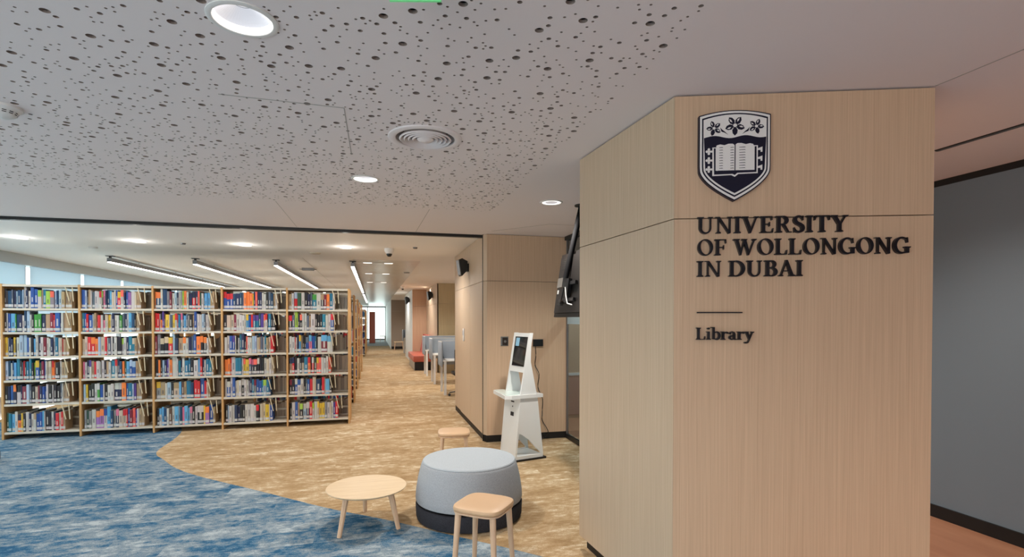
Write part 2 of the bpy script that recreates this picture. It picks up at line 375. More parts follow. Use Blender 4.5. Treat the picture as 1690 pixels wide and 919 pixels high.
# glass partition beside the kiosk wall
mb = MB(); mb.box((2.528, 3.6, .06), (2.538, 6.70, 2.68)); struct('window_1', mb, M['bluegl'], 'glass partition between kiosk wall and pillar')
mb = MB(); mb.box((2.52, 3.6, 0), (2.55, 6.75, .06)); struct('trim_10', mb, M['track'])
mb = MB(); mb.box((2.525, 6.72, .06), (2.545, 6.75, 2.68)); struct('trim_13', mb, M['alu'])
M['frost'] = mat('frosted_band', (176, 196, 204), .7)
mb = MB(); mb.box((2.524, 3.6, 1.55), (2.528, 6.70, 1.72)); struct('trim_11', mb, M['frost'])
# room behind the glass: tall wooden unit with shelves
r_ = thing('storage_unit', 'brown wooden storage unit seen through the glass partition', 'cabinet', (2.92, 8.1, 0))
mb = MB(); mb.box((0, 0, 0), (1.2, .4, 1.55)); mb.build('body', M['veneer4'], r_)
mb = MB(); mb.box((.02, -.02, .06), (1.18, 0, .70)); mb.build('door', mat('dusty_pink_door', (176, 128, 112), .6), r_)
mb = MB(); mb.box((-.01, -.03, .70), (1.21, .4, .74)); mb.build('shelf', M['white'], r_)
# far window at the corridor end
r_ = thing('window_2', 'tall bright window at the far end of the corridor', None, kind='structure')
mb = MB(); mb.box((XL, YF - .3, 0), (-1.9, YF, CZ)); struct('wall_back', mb, M['white'])
mb = MB(); mb.box((-1.9, YF - .12, .12), (.91, YF - .11, 2.62)); mb.build('pane', M['glass'], r_)
mb = MB()
for x in (-1.9, -.53, .85): mb.box((x, YF - .16, 0), (x + .06, YF - .05, CZ))
mb.box((-1.9, YF - .16, 0), (.91, YF - .05, .12)); mb.box((-1.9, YF - .16, 2.62), (.91, YF - .05, CZ)); mb.build('frame', M['alu'], r_)
mb = MB(); mb.box((.91, YF - .3, 0), (XR, YF, CZ)); struct('wall_back', mb, M['white'])
mb = MB(); mb.face([(-3, 34, .004), (.91, 34, .004), (.91, YF - .1, .004), (-3, YF - .1, .004)]); struct('floor', mb, mat('grey_carpet', (150, 152, 152), .9), 'grey carpet before the far window')
# left window wall with roller blinds and the bulkhead above
mb = MB(); mb.box((XL - .25, YB, 2.56), (XL + .02, YF, CZ)); struct('trim_12', mb, mat('bulkhead_paint', (196, 206, 212), .8), 'white bulkhead over the roller blinds')
mb = MB(); mb.box((XL - .25, YB, 0), (XL - .05, YF, .35)); struct('wall_left', mb, M['white'], 'low wall under the windows')
nwin = 0; wfirst = None
for i in range(26):
    y0 = -3.2 + 1.8 * i - .05
    w = thing('window_%d' % (i + 3), None, None, (XL - .15, y0, 0), kind='structure')
    for nm, mm, bx in (('pane', M['glass'], ((0, .05, .35), (.01, 1.75, 2.56))), ('frame', M['alu'], ((-.03, -.03, .35), (.05, .03, 2.56))), ('blind', M['blind'], ((.09, .07, .9 if y0 > 99 else 1.28), (.094, 1.73, 2.56)))):
        if (nm, y0 > 8) in (wfirst or {}): o = wfirst[(nm, y0 > 8)].copy(); COL.objects.link(o); o.parent = w
        else:
            mb = MB(); mb.box(*bx); o = mb.build(nm, mm, w); wfirst = wfirst or {}; wfirst[(nm, y0 > 8)] = o
# ================================================================== LAMPS
def downlight(x, y, R, label, power, grp=None, deep=False):
    r = thing('downlight', label, 'ceiling light', (x, y, CZ), group=grp)
    mb = MB(); mb.lathe([(R, 0), (R, -.004), (R * .93, -.007), (R * .84, -.006), (R * .81, .0)], 48); mb.build('trim_ring', M['white'], r, True)
    if deep:
        mb = MB(); mb.lathe([(R * .82, -.003), (R * .80, .012), (R * .785, .024)], 48); mb.build('glow_ring', M['emit'], r, True)
        mb = MB(); prof = []
        for k in range(14):
            q = R * (.775 - .036 * k); prof += [(q, .022 + .0030 * k), (q - R * .020, .0235 + .0030 * k)]
        mb.lathe(prof, 48); mb.build('reflector', M['refl'], r)
        mb = MB(); mb.lathe([(.001, .0645), (R * .30, .0645)], 32); mb.build('lens', M['refl'], r)
    else:
        mb = MB(); mb.lathe([(R * .80, -.002), (R * .55, -.0012)], 48); mb.build('glow_ring', M['emit'], r)
        mb = MB(); mb.lathe([(R * .55, -.0012), (R * .45, -.004), (R * .35, -.0012), (R * .2, -.004), (.001, -.001)], 32); mb.build('lens', M['refl'], r)
    if power: lamp('SPOT', (x, y, CZ - .03), power, (1, .94, .86), .05, 150, .8)
    return r
P1 = 50
downlight(-.473, 2.19, .125, 'large round downlight in the perforated ceiling nearest the top of the photo', P1, deep=True)
downlight(-.063, 4.389, .11, 'round downlight in the perforated ceiling above the coffee table', 68, deep=True)
downlight(1.649, 4.814, .11, 'round downlight in the plain ceiling above the hanging screen', 115)
for x, y in ((-2.7, 4.39), (-3.1, 2.19), (2.0, -.5), (.9, -1.2), (-.5, -.4), (-3.1, -.4), (3.2, 2.6), (-5.0, 4.39), (3.2, -1.5)): lamp('SPOT', (x, y, CZ - .03), P1, (1, .94, .86), .05, 150, .8)  # unseen downlights added on a guessed grid to brighten the front zone
for i, (x, y) in enumerate(((-4.695, 8.75), (-3.267, 8.73), (-1.876, 8.74), (-.42, 8.64))):
    downlight(x, y + .0, .10, ('round downlight over the leftmost bookcase bay', 'round downlight over the second bookcase bay', 'round downlight over the fourth bookcase bay', 'round downlight over the right end of the front bookcase')[i], 0)
    lamp('POINT', (x, y - .12, CZ - .13), 1.7, (1, .96, .9), .05)
    lamp('SPOT', (x, 7.7, CZ - .03), 40, (1, .98, .94), .06, 150, .8)
for q_ in ((3.4, 5.3), (3.3, 7.3)): lamp('SPOT', (q_[0], q_[1], CZ - .03), 120, (1, .95, .88), .06, 150, .8)  # unseen lamps added to brighten the room behind the glass
for y in (8.6, 11.5, 14.2, 17.6, 22, 27): lamp('SPOT', (1.0 if y > 9 else .6, y, CZ - .03), 90, (1, .95, .88), .06, 150, .8)
lamp('SPOT', (2.9, 13.6, CZ - .03), 120, (1, .9, .74), .06, 150, .8)  # unseen spot added to lift the alcove walls
for y in (9.9, 14, 18, 22): pass
for q_ in ((1.7, 27.6), (1.75, 18.2), (-2.5, 12), (-2.5, 16)): lamp('SPOT', (q_[0], q_[1], CZ - .03), 66, (1, .96, .9), .06, 150, .8)  # more unseen spots added to brighten the corridor end and back zone
# pendant light bars
lx = [(-4.469, 10.70), (-3.148, 10.74), (-1.767, 10.62), (-.391, 10.49)]
def light_bar(x, y, L, label):
    r = thing('linear_light', label, 'ceiling light', (x, y, 2.62), group=None)
    mb = MB(); mb.box((-.035, 0, -.0), (.035, L, .07)); mb.build('housing', M['alu'], r)
    mb = MB(); mb.box((-.03, .01, -.006), (.03, L - .01, 0)); mb.build('diffuser', M['emit2'], r)
    mb = MB(); mb.box((-.06, .0, .10), (.06, .09, .11)); mb.box((-.015, .02, .07), (.015, .06, .10)); mb.build('bracket', M['track'], r)
    for k in range(1, int(L / 2) + 1):
        mb = MB(); mb.tube([(0, k * 2 - .8, .07), (0, k * 2 - .8, .11)], .004, 6); mb.build('hanger', M['alu'], r)
for i, (x, y) in enumerate(lx):
    light_bar(x, y, 10.0, ('long linear light bar hanging over the leftmost bays', 'long linear light bar hanging second from the windows', 'long linear light bar hanging third from the windows', 'linear light bar hanging beside the metal plank ceiling')[i])
light_bar(-.391, 21.6, 10.0, 'second linear light bar farther down the corridor')
# ================================================================== CEILING THINGS
r = thing('air_diffuser', 'round white air diffuser with concentric rings in the perforated ceiling', 'vent', (.312, 3.32, CZ))
mb = MB(); mb.lathe([(.228, 0), (.225, -.006), (.200, -.014), (.182, -.008), (.178, .02), (.176, .07)], 64); mb.build('frame', M['ceil'], r, True)
for k, R in enumerate((.156, .130, .104, .078)):
    mb = MB(); mb.lathe([(R + .004, -.010), (R - .004, -.016), (R - .016, .006), (R - .014, .012), (R + .004, -.010)], 64); mb.build('ring', M['ceil'], r, True)
mb = MB(); mb.lathe([(.052, -.008), (.042, -.018), (.001, -.024)], 48); mb.build('hub', M['ceil'], r, True)
mb = MB(); mb.lathe([(.001, .068), (.176, .068)], 48); mb.build('duct', M['hole'], r)
r = thing('smoke_detector', 'white smoke detector with black slots at the left edge of the ceiling', 'detector', (-1.905, 3.40, CZ))
mb = MB(); mb.lathe([(.09, 0), (.089, -.014), (.070, -.024), (.060, -.044), (.044, -.054), (.001, -.057)], 48); mb.build('body', M['white'], r, True)
for k in range(14):
    a = 2 * pi * k / 14
    for zz, rr in ((-.030, .0675), (-.038, .0635)):
        mb = MB(); c_, s_ = cos(a), sin(a)
        mb.idx([(rr * c_ - .009 * s_, rr * s_ + .009 * c_, zz - .0018), (rr * c_ + .009 * s_, rr * s_ - .009 * c_, zz - .0018), ((rr + .0015) * c_ + .009 * s_, (rr + .0015) * s_ - .009 * c_, zz + .0018), ((rr + .0015) * c_ - .009 * s_, (rr + .0015) * s_ + .009 * c_, zz + .0018)], [(0, 1, 2, 3)])
        mb.build('slot', M['hole'], r)
def dome(x, y, label, s=1):
    r = thing('security_camera', label, 'camera', (x, y, CZ), (0, 0, 0))
    mb = MB(); mb.lathe([(.075 * s, 0), (.073 * s, -.04 * s), (.055 * s, -.075 * s), (.04 * s, -.085 * s)], 32); mb.build('housing', M['white'], r, True)
    mb = MB(); mb.lathe([(.045 * s, -.07 * s), (.043 * s, -.10 * s), (.025 * s, -.125 * s), (.001, -.13 * s)], 24); mb.build('dome', M['black'], r, True)
dome(.235, 8.55, 'white dome security camera on the ceiling above the corridor entrance')
dome(.93, 18.0, 'white dome security camera farther down the corridor ceiling', .9)
def puck(x, y, R, label, mm='white', name='ceiling_sensor', cat='sensor'):
    r = thing(name, label, cat, (x, y, CZ))
    mb = MB(); mb.lathe([(R, 0), (R, -.012), (R * .8, -.022), (.001, -.024)], 24); mb.build('body', M[mm], r, True)
puck(-4.2, 9.55, .06, 'small white ceiling sensor beside the leftmost light bar')
puck(-.95, 9.4, .09, 'flat grey ceiling speaker disc between two light bars', 'shelf')
puck(-2.70, 8.7, .035, 'tiny ceiling sprinkler between second and fourth bay downlights', 'alu')
puck(.62, 8.3, .035, 'tiny ceiling sprinkler right of the dome camera', 'alu')
puck(.75, 12.7, .07, 'small round sensor on the metal plank ceiling', 'steel')
r = thing('projector_box', 'small dark ceiling box between third and fourth light bars', 'sensor', (-1.38, 12.2, CZ))
mb = MB(); mb.box((-.12, -.08, -.05), (.12, .08, 0)); mb.build('body', M['alu'], r)
mb = MB(); mb.box((-.17, -.02, -.03), (.17, .02, -.02)); mb.build('bracket', M['black'], r)
for i, y in enumerate((10.75, 13.2, 16.2)):
    r = thing('recessed_light', ('recessed light panel nearest in the metal ceiling', 'recessed light panel second along the metal ceiling', 'recessed light panel third along the metal ceiling')[i], 'ceiling light', (.08, y, CZ))
    mb = MB(); mb.box((-.32, -.08, -.004), (.32, .08, 0)); mb.build('frame', M['tile'], r)
    for k in (-1, 1):
        mb = MB(); mb.box((k * .2 - .08, -.05, -.006), (k * .2 + .08, .05, -.004)); mb.build('lens', M['emit'], r)
# hanging exit sign: only its lower edge is in the picture
r = thing('exit_sign', 'green exit sign hanging at the top edge', 'sign', (.12, 1.57, 2.528), (0, 0, radians(-14)))
mb = MB(); mb.box((-.075, -.004, 0), (.075, .004, .13)); mb.build('panel', M['exit'], r)
mb = MB(); mb.box((-.09, -.02, .13), (.09, .02, .165)); mb.build('housing', M['white'], r)
def speaker(x, y, z, label, s=1):
    r = thing('wall_speaker', label, 'speaker', (x, y, z), (0, 0, radians(8)))
    mb = MB(); mb.prism([(-.20 * s, .17 * s), (-.13 * s, .20 * s), (.0, .14 * s), (-.01, -.08 * s), (-.13 * s, -.20 * s), (-.15 * s, -.18 * s)][::1], -.11 * s, .11 * s, f=lambda a, b, h: (a - .05 * s, h, b)); mb.build('cabinet', M['black'], r)
    mb = MB(); mb.prism([(-.215 * s, .16 * s), (-.20 * s, .17 * s), (-.15 * s, -.18 * s), (-.165 * s, -.17 * s)], -.10 * s, .10 * s, f=lambda a, b, h: (a - .05 * s, h, b)); mb.build('grille', M['alu'], r)
    mb = MB(); mb.box((-.02, -.04, -.09 * s), (0, .04, .09 * s)); mb.tube([(-.09 * s, 0, 0), (-.01, 0, .01)], .02, 8); mb.build('bracket', M['black'], r)
speaker(1.39, 7.95, 2.40, 'black wall speaker on the kiosk block nearest the corridor entrance', .66)
speaker(1.86, 17.3, 2.40, 'black wall speaker on the alcove wall above the red bench', .75)
speaker(1.35, 20.9, 2.37, 'black wall speaker on the white side of the far column', .75)
# ================================================================== PILLAR LETTERING
ROT = (radians(90), 0, math.atan2(-.333, .943)); A0 = Vector((1.464, 2.372, 0))
def frame(name, label, cat):
    return thing(name, label, cat, A0, ROT)
T, H_, SF, SX = .165, .07, .05, .085           # thick, thin, serif height, serif reach (cap height = 1)
def arc(cx, cy, rx, ry, a0, a1, n=14): return [(cx + rx * cos(radians(a0 + (a1 - a0) * k / n)), cy + ry * sin(radians(a0 + (a1 - a0) * k / n))) for k in range(n + 1)]
def stroke(pts, w0, w1=None, wm=None):
    n = len(pts); Lp = []; Rp = []; w1 = w0 if w1 is None else w1
    for i, p in enumerate(pts):
        q0, q1 = pts[max(i - 1, 0)], pts[min(i + 1, n - 1)]; dx, dy = q1[0] - q0[0], q1[1] - q0[1]; L = math.hypot(dx, dy) or 1
        s = i / (n - 1); w = w0 + (w1 - w0) * s
        if wm is not None: w += (wm - (w0 + w1) / 2) * sin(pi * s) ** 1.3
        Lp.append((p[0] - dy / L * w / 2, p[1] + dx / L * w / 2)); Rp.append((p[0] + dy / L * w / 2, p[1] - dx / L * w / 2))
    return ('poly', Lp + Rp[::-1])
def rect(x0, y0, x1, y1): return ('poly', [(x0, y0), (x1, y0), (x1, y1), (x0, y1)])
def serif(x, w, y, up, l=SX, r=SX):           # up=1: foot serif on the baseline, -1: head serif
    a, b = x - w / 2, x + w / 2
    return ('poly', [(a - l, y), (b + r, y), (b + r, y + up * SF), (b, y + up * (SF + .06)), (a, y + up * (SF + .06)), (a - l, y + up * SF)])
def stem(x, w=T, y0=0, y1=1, foot=True, head=True):
    o = [rect(x - w / 2, y0, x + w / 2, y1)]
    if foot: o.append(serif(x, w, y0, 1))
    if head: o.append(serif(x, w, y1, -1))
    return o
def ell(cx, cy, rx, ry, tilt=0, n=36):
    t = radians(tilt); return [(cx + rx * cos(2 * pi * k / n) * cos(t) - ry * sin(2 * pi * k / n) * sin(t), cy + rx * cos(2 * pi * k / n) * sin(t) + ry * sin(2 * pi * k / n) * cos(t)) for k in range(n)]
def ringp(cx, cy, rx, ry, ix, iy, tilt=0): return ('ring', ell(cx, cy, rx, ry), ell(cx, cy, ix, iy, tilt))
G = {}
G['I'] = (stem(.19), .38)
G['U'] = (stem(.19, T, .33, 1, False) + stem(.70, H_, .33, 1, False) + [stroke([(.19, .36)] + arc(.445, .34, .255, .32, 180, 360, 18) + [(.70, .36)], T, H_, .10)], .89)
G['N'] = (stem(.18, H_, 0, 1, True, False) + stem(.76, H_, 0, 1, False, True) + [('poly', [(.02, 1), (.25, 1), (.795, .0), (.70, -.03), (.68, -.02), (.14, .95), (.02, .955)])], .92)
G['V'] = ([('poly', [(.06, 1), (.25, 1), (.47, .27), (.44, -.02), (.38, -.02)]), ('poly', [(.70, 1), (.78, 1), (.45, -.02), (.39, .02)]), serif(.155, .18, 1, -1), serif(.735, .08, 1, -1)], .86)
G['E'] = (stem(.19) + [rect(.2, .95, .60, 1), ('poly', [(.57, 1), (.63, 1), (.64, .76), (.60, .76), (.56, .93)]), rect(.2, .49, .48, .545), ('poly', [(.45, .545), (.49, .65), (.52, .65), (.52, .38), (.49, .38), (.45, .49)]), rect(.2, 0, .64, .055), ('poly', [(.60, .055), (.66, .27), (.70, .27), (.67, 0), (.6, 0)])], .74)
G['F'] = (stem(.19) + [rect(.2, .95, .62, 1), ('poly', [(.58, 1), (.65, 1), (.66, .74), (.62, .74), (.57, .93)]), rect(.2, .47, .50, .525), ('poly', [(.47, .525), (.51, .64), (.54, .64), (.54, .36), (.51, .36), (.47, .47)])], .68)
G['R'] = (stem(.19) + [stroke([(.2, .97), (.36, .97)] + arc(.38, .73, .21, .235, 88, -88, 14) + [(.36, .50), (.2, .50)], .055, .055, .17), ('poly', [(.34, .52), (.50, .50), (.70, .06), (.84, .05), (.84, 0), (.62, 0)])], .82)
G['B'] = (stem(.19) + [stroke([(.2, .975), (.36, .97)] + arc(.38, .755, .18, .21, 88, -88, 12) + [(.36, .545), (.2, .545)], .055, .055, .16), stroke([(.2, .52), (.38, .525)] + arc(.40, .275, .22, .245, 88, -88, 12) + [(.38, .03), (.2, .03)], .055, .055, .18)], .73)
G['D'] = (stem(.19) + [stroke([(.2, .97), (.36, .97)] + arc(.38, .5, .40, .47, 90, -90, 22) + [(.36, .03), (.2, .03)], .055, .055, .20)], .90)
G['O'] = ([ringp(.45, .5, .42, .52, .26, .45, 8)], .90)
G['G'] = ([stroke([(.74, .70), (.70, .86)] + arc(.45, .5, .35, .47, 62, 300, 26) + [(.70, .12), (.76, .16)], .05, .07, .17), stem(.745, T * .9, .03, .42, False, False)[0], serif(.745, T * .9, .42, -1), ('poly', [(.70, .98), (.75, .98), (.77, .66), (.73, .66), (.68, .86)])], .90)
G['S'] = ([stroke([(.52, .80)] + arc(.33, .76, .19, .205, 25, 180, 10) + [(.17, .64), (.26, .55), (.40, .47), (.50, .38)] + arc(.33, .245, .20, .22, 20, -150, 12) + [(.12, .22)], .06, .06, .19), ('poly', [(.50, 1), (.545, 1), (.555, .72), (.515, .72)]), ('poly', [(.09, .30), (.13, .30), (.155, .0), (.10, .0)])], .64)
G['T'] = (stem(.40, T, 0, 1, True, False) + [rect(.05, .945, .75, 1), ('poly', [(.03, 1), (.10, 1), (.12, .94), (.06, .72), (.02, .72)]), ('poly', [(.77, 1), (.70, 1), (.68, .94), (.74, .72), (.78, .72)])], .80)
G['Y'] = (stem(.42, T, 0, .5, True, False) + [('poly', [(.05, 1), (.25, 1), (.50, .46), (.335, .46)]), ('poly', [(.68, 1), (.76, 1), (.50, .46), (.42, .46)]), serif(.15, .18, 1, -1), serif(.72, .08, 1, -1)], .84)
G['W'] = ([('poly', [(.06, 1), (.24, 1), (.43, .25), (.40, -.02), (.34, -.02)]), ('poly', [(.55, 1), (.62, .98), (.41, -.02), (.35, .02)]), ('poly', [(.50, 1), (.66, 1), (.84, .25), (.82, -.02), (.76, -.02)]), ('poly', [(1.08, 1), (1.16, 1), (.83, -.02), (.77, .02)]), serif(.15, .18, 1, -1), serif(.58, .14, 1, -1), serif(1.12, .08, 1, -1)], 1.24)
G['L'] = (stem(.19) + [rect(.2, 0, .62, .055), ('poly', [(.57, .05), (.64, .29), (.68, .29), (.65, 0), (.57, 0)])], .72)
G['A'] = ([('poly', [(.14, 0), (.07, 0), (.36, 1.0), (.44, 1.0)]), ('poly', [(.34, 1.02), (.45, 1.02), (.78, 0), (.59, 0)]), rect(.2, .30, .62, .355), serif(.11, .06, 0, 1, .08, .09), serif(.685, .18, 0, 1, .07, .07)], .84)
x_ = .68    # x height of the lower-case word
G['i'] = (stem(.19, .15, 0, x_, True, False) + [('poly', [(.03, x_), (.265, x_), (.265, x_ - .04), (.12, x_ - .08), (.03, x_ - .05)]), ('poly', ell(.18, .93, .095, .085, 0, 16))], .37)
G['b'] = ([rect(.10, .03, .245, 1.05), ('poly', [(-.03, 1.05), (.245, 1.05), (.245, 1.0), (.1, .97), (-.03, 1.01)]), stroke([(.17, .52)] + arc(.37, .34, .215, .31, 120, -130, 20) + [(.17, .06)], .07, .06, .17)], .66)
G['r'] = (stem(.19, .15, 0, x_, True, False) + [('poly', [(.03, x_), (.265, x_), (.265, x_ - .04), (.12, x_ - .08), (.03, x_ - .05)]), stroke([(.25, .50), (.33, .62), (.42, .64), (.5, .60)], .05, .10), ('poly', ell(.48, .58, .075, .085, 0, 14))], .54)
G['a'] = ([rect(.36, .02, .50, .48), stroke([(.10, .53), (.16, .62), (.28, .655), (.40, .60), (.43, .46)], .07, .13), ('poly', ell(.13, .52, .075, .075, 0, 14)), ('ring', ell(.24, .185, .195, .195), ell(.27, .18, .09, .105)), ('poly', [(.42, .06), (.5, .10), (.60, .05), (.60, 0), (.46, -.01)])], .60)
G['y'] = ([('poly', [(.06, x_), (.24, x_), (.40, .18), (.36, .0), (.30, .02)]), ('poly', [(.53, x_), (.61, x_), (.33, -.12), (.25, -.12)]), serif(.15, .16, x_, -1, .06, .06), serif(.57, .08, x_, -1, .07, .07), stroke([(.30, -.10), (.22, -.24), (.10, -.27)], .08, .09), ('poly', ell(.08, -.24, .08, .075, 0, 14))], .62)
def word_line(root, text, u0, u1, z0, cap, thick, space=.36, track=.035):
    tot = sum(space if c == ' ' else G[c][1] + track for c in text) - track
    s = (u1 - u0) / tot; x = 0
    for c in text:
        if c == ' ': x += space; continue
        mb = MB()
        for k, pc in enumerate(G[c][0]):
            fx = lambda P: [(u0 + (x + p[0]) * s - 0, z0 + p[1] * cap) for p in P]; th = thick - .00025 * k
            if pc[0] == 'poly': mb.prism(fx(pc[1]), .001, th)
            else: mb.ring(fx(pc[1]), fx(pc[2]), .001, th)
        mb.build('letter', M['letter'], root); x += G[c][1] + track
r = frame('wall_lettering', 'dark raised serif lettering UNIVERSITY OF WOLLONGONG IN DUBAI on the oak pillar', 'sign')
word_line(r, 'UNIVERSITY', .108, .828, 2.033, .081, .02)
word_line(r, 'OF WOLLONGONG', .110, 1.116, 1.924, .079, .02, .34)
word_line(r, 'IN DUBAI', .108, .619, 1.818, .078, .02, .30)
r = frame('wall_lettering', 'dark raised serif word Library low on the oak pillar', 'sign')
word_line(r, 'Library', .106, .384, 1.503, .060, .02, track=.0)
r = frame('sign_rule', 'thin dark raised line above the word Library', 'sign')
mb = MB(); mb.box((.113, 1.636, .001), (.333, 1.642, .012)); mb.build('bar', M['letter'], r)
# crest: layered raised plates. source units: 817 x 919 sketch of the shield
r = frame('crest', 'navy and white shield crest with open book and three flowers on the oak pillar', 'emblem')
def cu(p): return (.113 + (p[0] - 122) / (728 - 122) * .344, 2.636 - (p[1] - 85) / (858 - 85) * .446)
def cpoly(P, z0, z1, m, name):
    mb = MB(); mb.prism([cu(p) for p in P], z0, z1); return mb.build(name, M[m], r)
def shield(d):
    cx = 425; hw = 303 - d; top = []
    for k in range(13):
        s = -1 + 2 * k / 12; top.append((cx + hw * s, 85 + d + 42 * s * s))
    side = []
    for k in range(1, 17):
        s = k / 16; y = 590 - d * .2 + (858 - d * 1.25 - 590 + d * .2) * s; side.append((cx + hw * (1 - s ** 1.75) * (1 - .02 * s), y))
    pts = top + [(cx + hw, 560)] + side + [(2 * cx - x, y) for x, y in side[::-1][1:]] + [(cx - hw, 560)]
    return pts
cpoly(shield(0), .001, .026, 'navy', 'backplate'); cpoly(shield(9), .026, .028, 'crestwhite', 'outer_border')
cpoly(shield(26), .028, .029, 'navy', 'inner_border'); cpoly(shield(38), .029, .030, 'crestwhite', 'field')
S_ = shield(52); wav = [(425 - 262 + 524 * k / 20, 318 + 11 * sin((k / 20) * 4 * pi + 2.6) - 4) for k in range(21)]
low = [p for p in S_ if p[1] > 330]
cpoly(wav + low, .030, .031, 'navy', 'lower_field')
# open book
cpoly([(235, 402), (268, 402), (268, 388), (585, 388), (585, 392), (617, 392), (617, 628), (455, 632), (425, 655), (395, 640), (235, 645)], .031, .032, 'crestwhite', 'book_cover')
cpoly([(246, 410), (262, 410), (262, 600), (590, 600), (590, 400), (606, 400), (606, 618), (445, 622), (425, 640), (405, 630), (250, 634)], .032, .0325, 'navy', 'book_edge')
pl_ = [(272, 385), (300, 378), (335, 385), (370, 374), (405, 374), (420, 385), (420, 598), (395, 586), (360, 596), (320, 590), (272, 603)]
cpoly(pl_, .0325, .0335, 'crestwhite', 'left_page'); cpoly([(850 - x, y - 4) for x, y in pl_], .0325, .0335, 'crestwhite', 'right_page')
cpoly([(421, 380), (429, 380), (429, 600), (421, 600)], .0335, .034, 'navy', 'book_spine')
for k in range(9):
    y = 400 + k * 22
    for xs in ((292, 326), (386, 418), (460, 515)):
        cpoly([(xs[0], y + 4), (xs[1] - 8, y + 2), (xs[1], y + 8), (xs[1] - 8, y + 7), (xs[0], y + 8)], .0335, .034, 'navy', 'page_line')
for y in (436, 512, 588):
    mbx = MB()
    for dx, dy in ((-17, 0), (0, -18), (0, 18)): mbx.prism([cu(p) for p in ell(205 + dx, y + dy, 11, 11, 0, 12)], .031, .0325 + .0001 * dx / 17)
    mbx.prism([cu(p) for p in ((195, y - 8), (235, y - 8), (235, y + 8), (195, y + 8))], .031, .0322); mbx.build('clasp', M['crestwhite'], r)
for y in (426, 502, 578):
    mbx = MB(); mbx.prism([cu(p) for p in ((617, y - 8), (655, y - 22), (655, y + 22), (640, y + 22), (640, y + 6), (617, y + 6))], .031, .0325); mbx.build('clasp', M['crestwhite'], r)
def flower(cx, cy, R, rot):
    for k in range(5):
        a = radians(rot + 72 * k); c, s = cos(a), sin(a)
        P = [(.18, -.10), (.45, -.27), (.78, -.22), (1.0, 0), (.78, .22), (.45, .27), (.18, .10)]
        cpoly([(cx + R * (x * c - y * s), cy + R * (x * s + y * c)) for x, y in P], .030, .031, 'navy', 'petal')
        Q = [(.40, -.04), (.62, -.16), (.85, -.06), (.62, .02)]
        if k != 1: cpoly([(cx + R * (x * c - y * s), cy + R * (x * s + y * c)) for x, y in Q], .031, .0315, 'crestwhite', 'petal_highlight')
    cpoly(ell(cx, cy, R * .27, R * .25, 0, 16), .031, .032, 'navy', 'flower_ring'); cpoly(ell(cx, cy, R * .20, R * .18, 0, 16), .032, .0325, 'crestwhite', 'flower_centre')
flower(425, 218, 86, 18); flower(248, 238, 66, 34); flower(604, 230, 66, 4)
for sgn in (1, -1):
    X = lambda x: 425 + (x - 425) * sgn
    cpoly([(X(300), 232), (X(318), 252), (X(340), 268), (X(366), 294), (X(336), 276), (X(312), 268)], .030, .031, 'navy', 'stalk')
# ================================================================== BOOKCASES
BX0, BY0, BS, BH, BD = -4.807, 8.52, .88533, 2.089, .62
SZ = [.096, .473, .794, 1.114, 1.442, 1.763]
proto = {}
def pmesh(key, fn):
    if key not in proto:
        mb = MB(); fn(mb); proto[key] = mb
    return proto[key]
pobj = {}
def piece(name, key, fn, mm, parent, loc):
    if key in pobj: o = pobj[key].copy(); o.name = name; COL.objects.link(o)
    else:
        mb = MB(); fn(mb); o = pobj[key] = mb.build(name, mm, None)
    o.parent = parent; o.location = loc; return o
def bookcase(x0, y0, nb, label):
    r = thing('bookcase', label, 'bookcase', (x0, y0, 0))
    for i in range(nb + 1):
        piece('upright', 'up', lambda m: m.bbox((-.013, 0, 0), (.013, BD, BH), .002, 1), M['post'], r, (i * BS, 0, 0))
    for i in range(nb):
        xo = i * BS + BS / 2; w = BS / 2 - .014
        piece('top_panel', 'top', lambda m: m.box((-w, .004, BH - .035), (w, BD - .004, BH - .005)), M['shelf'], r, (xo, 0, 0))
        piece('back_rail', 'rail', lambda m: m.box((-w, .30, 0), (w, .32, .03)), M['shelf'], r, (xo, 0, BH - .12)); piece('back_rail', 'rail', None, M['shelf'], r, (xo, 0, .21))
        for z in SZ:
            for dy in (0, .33):
                piece('shelf', 'sh', lambda m: (m.box((-w, .006, -.028), (w, .285, 0)), m.box((-w, .279, 0), (w, .285, .02))), M['shelf'], r, (xo, dy, z))
    return r
case1 = bookcase(BX0, BY0, 5, 'long double-sided bookcase of five bays facing the entrance')
M['sup'] = mat('cream_wire', (214, 200, 168), .5)
PAL = dict(n=((28, 38, 74), 'navy'), b=((36, 78, 150), 'blue'), d=((24, 62, 96), 'dark blue'), c=((92, 160, 204), 'sky-blue'), t=((30, 112, 142), 'teal'), l=((158, 178, 200), 'pale blue'),
    k=((32, 30, 36), 'black'), w=((192, 187, 182), 'white'), e=((194, 175, 152), 'cream'), g=((136, 134, 136), 'grey'), s=((82, 92, 108), 'slate'), r=((200, 36, 44), 'red'), m=((122, 28, 52), 'maroon'),
    p=((214, 112, 142), 'pink'), v=((84, 60, 140), 'purple'), V=((152, 104, 164), 'mauve'), o=((236, 124, 56), 'orange'), y=((214, 176, 54), 'yellow'), G=((62, 142, 60), 'green'), L=((150, 184, 66), 'lime'),
    f=((44, 78, 62), 'dark green'), T=((168, 142, 110), 'tan'), B=((94, 66, 50), 'brown'), R=((234, 102, 84), 'coral'))
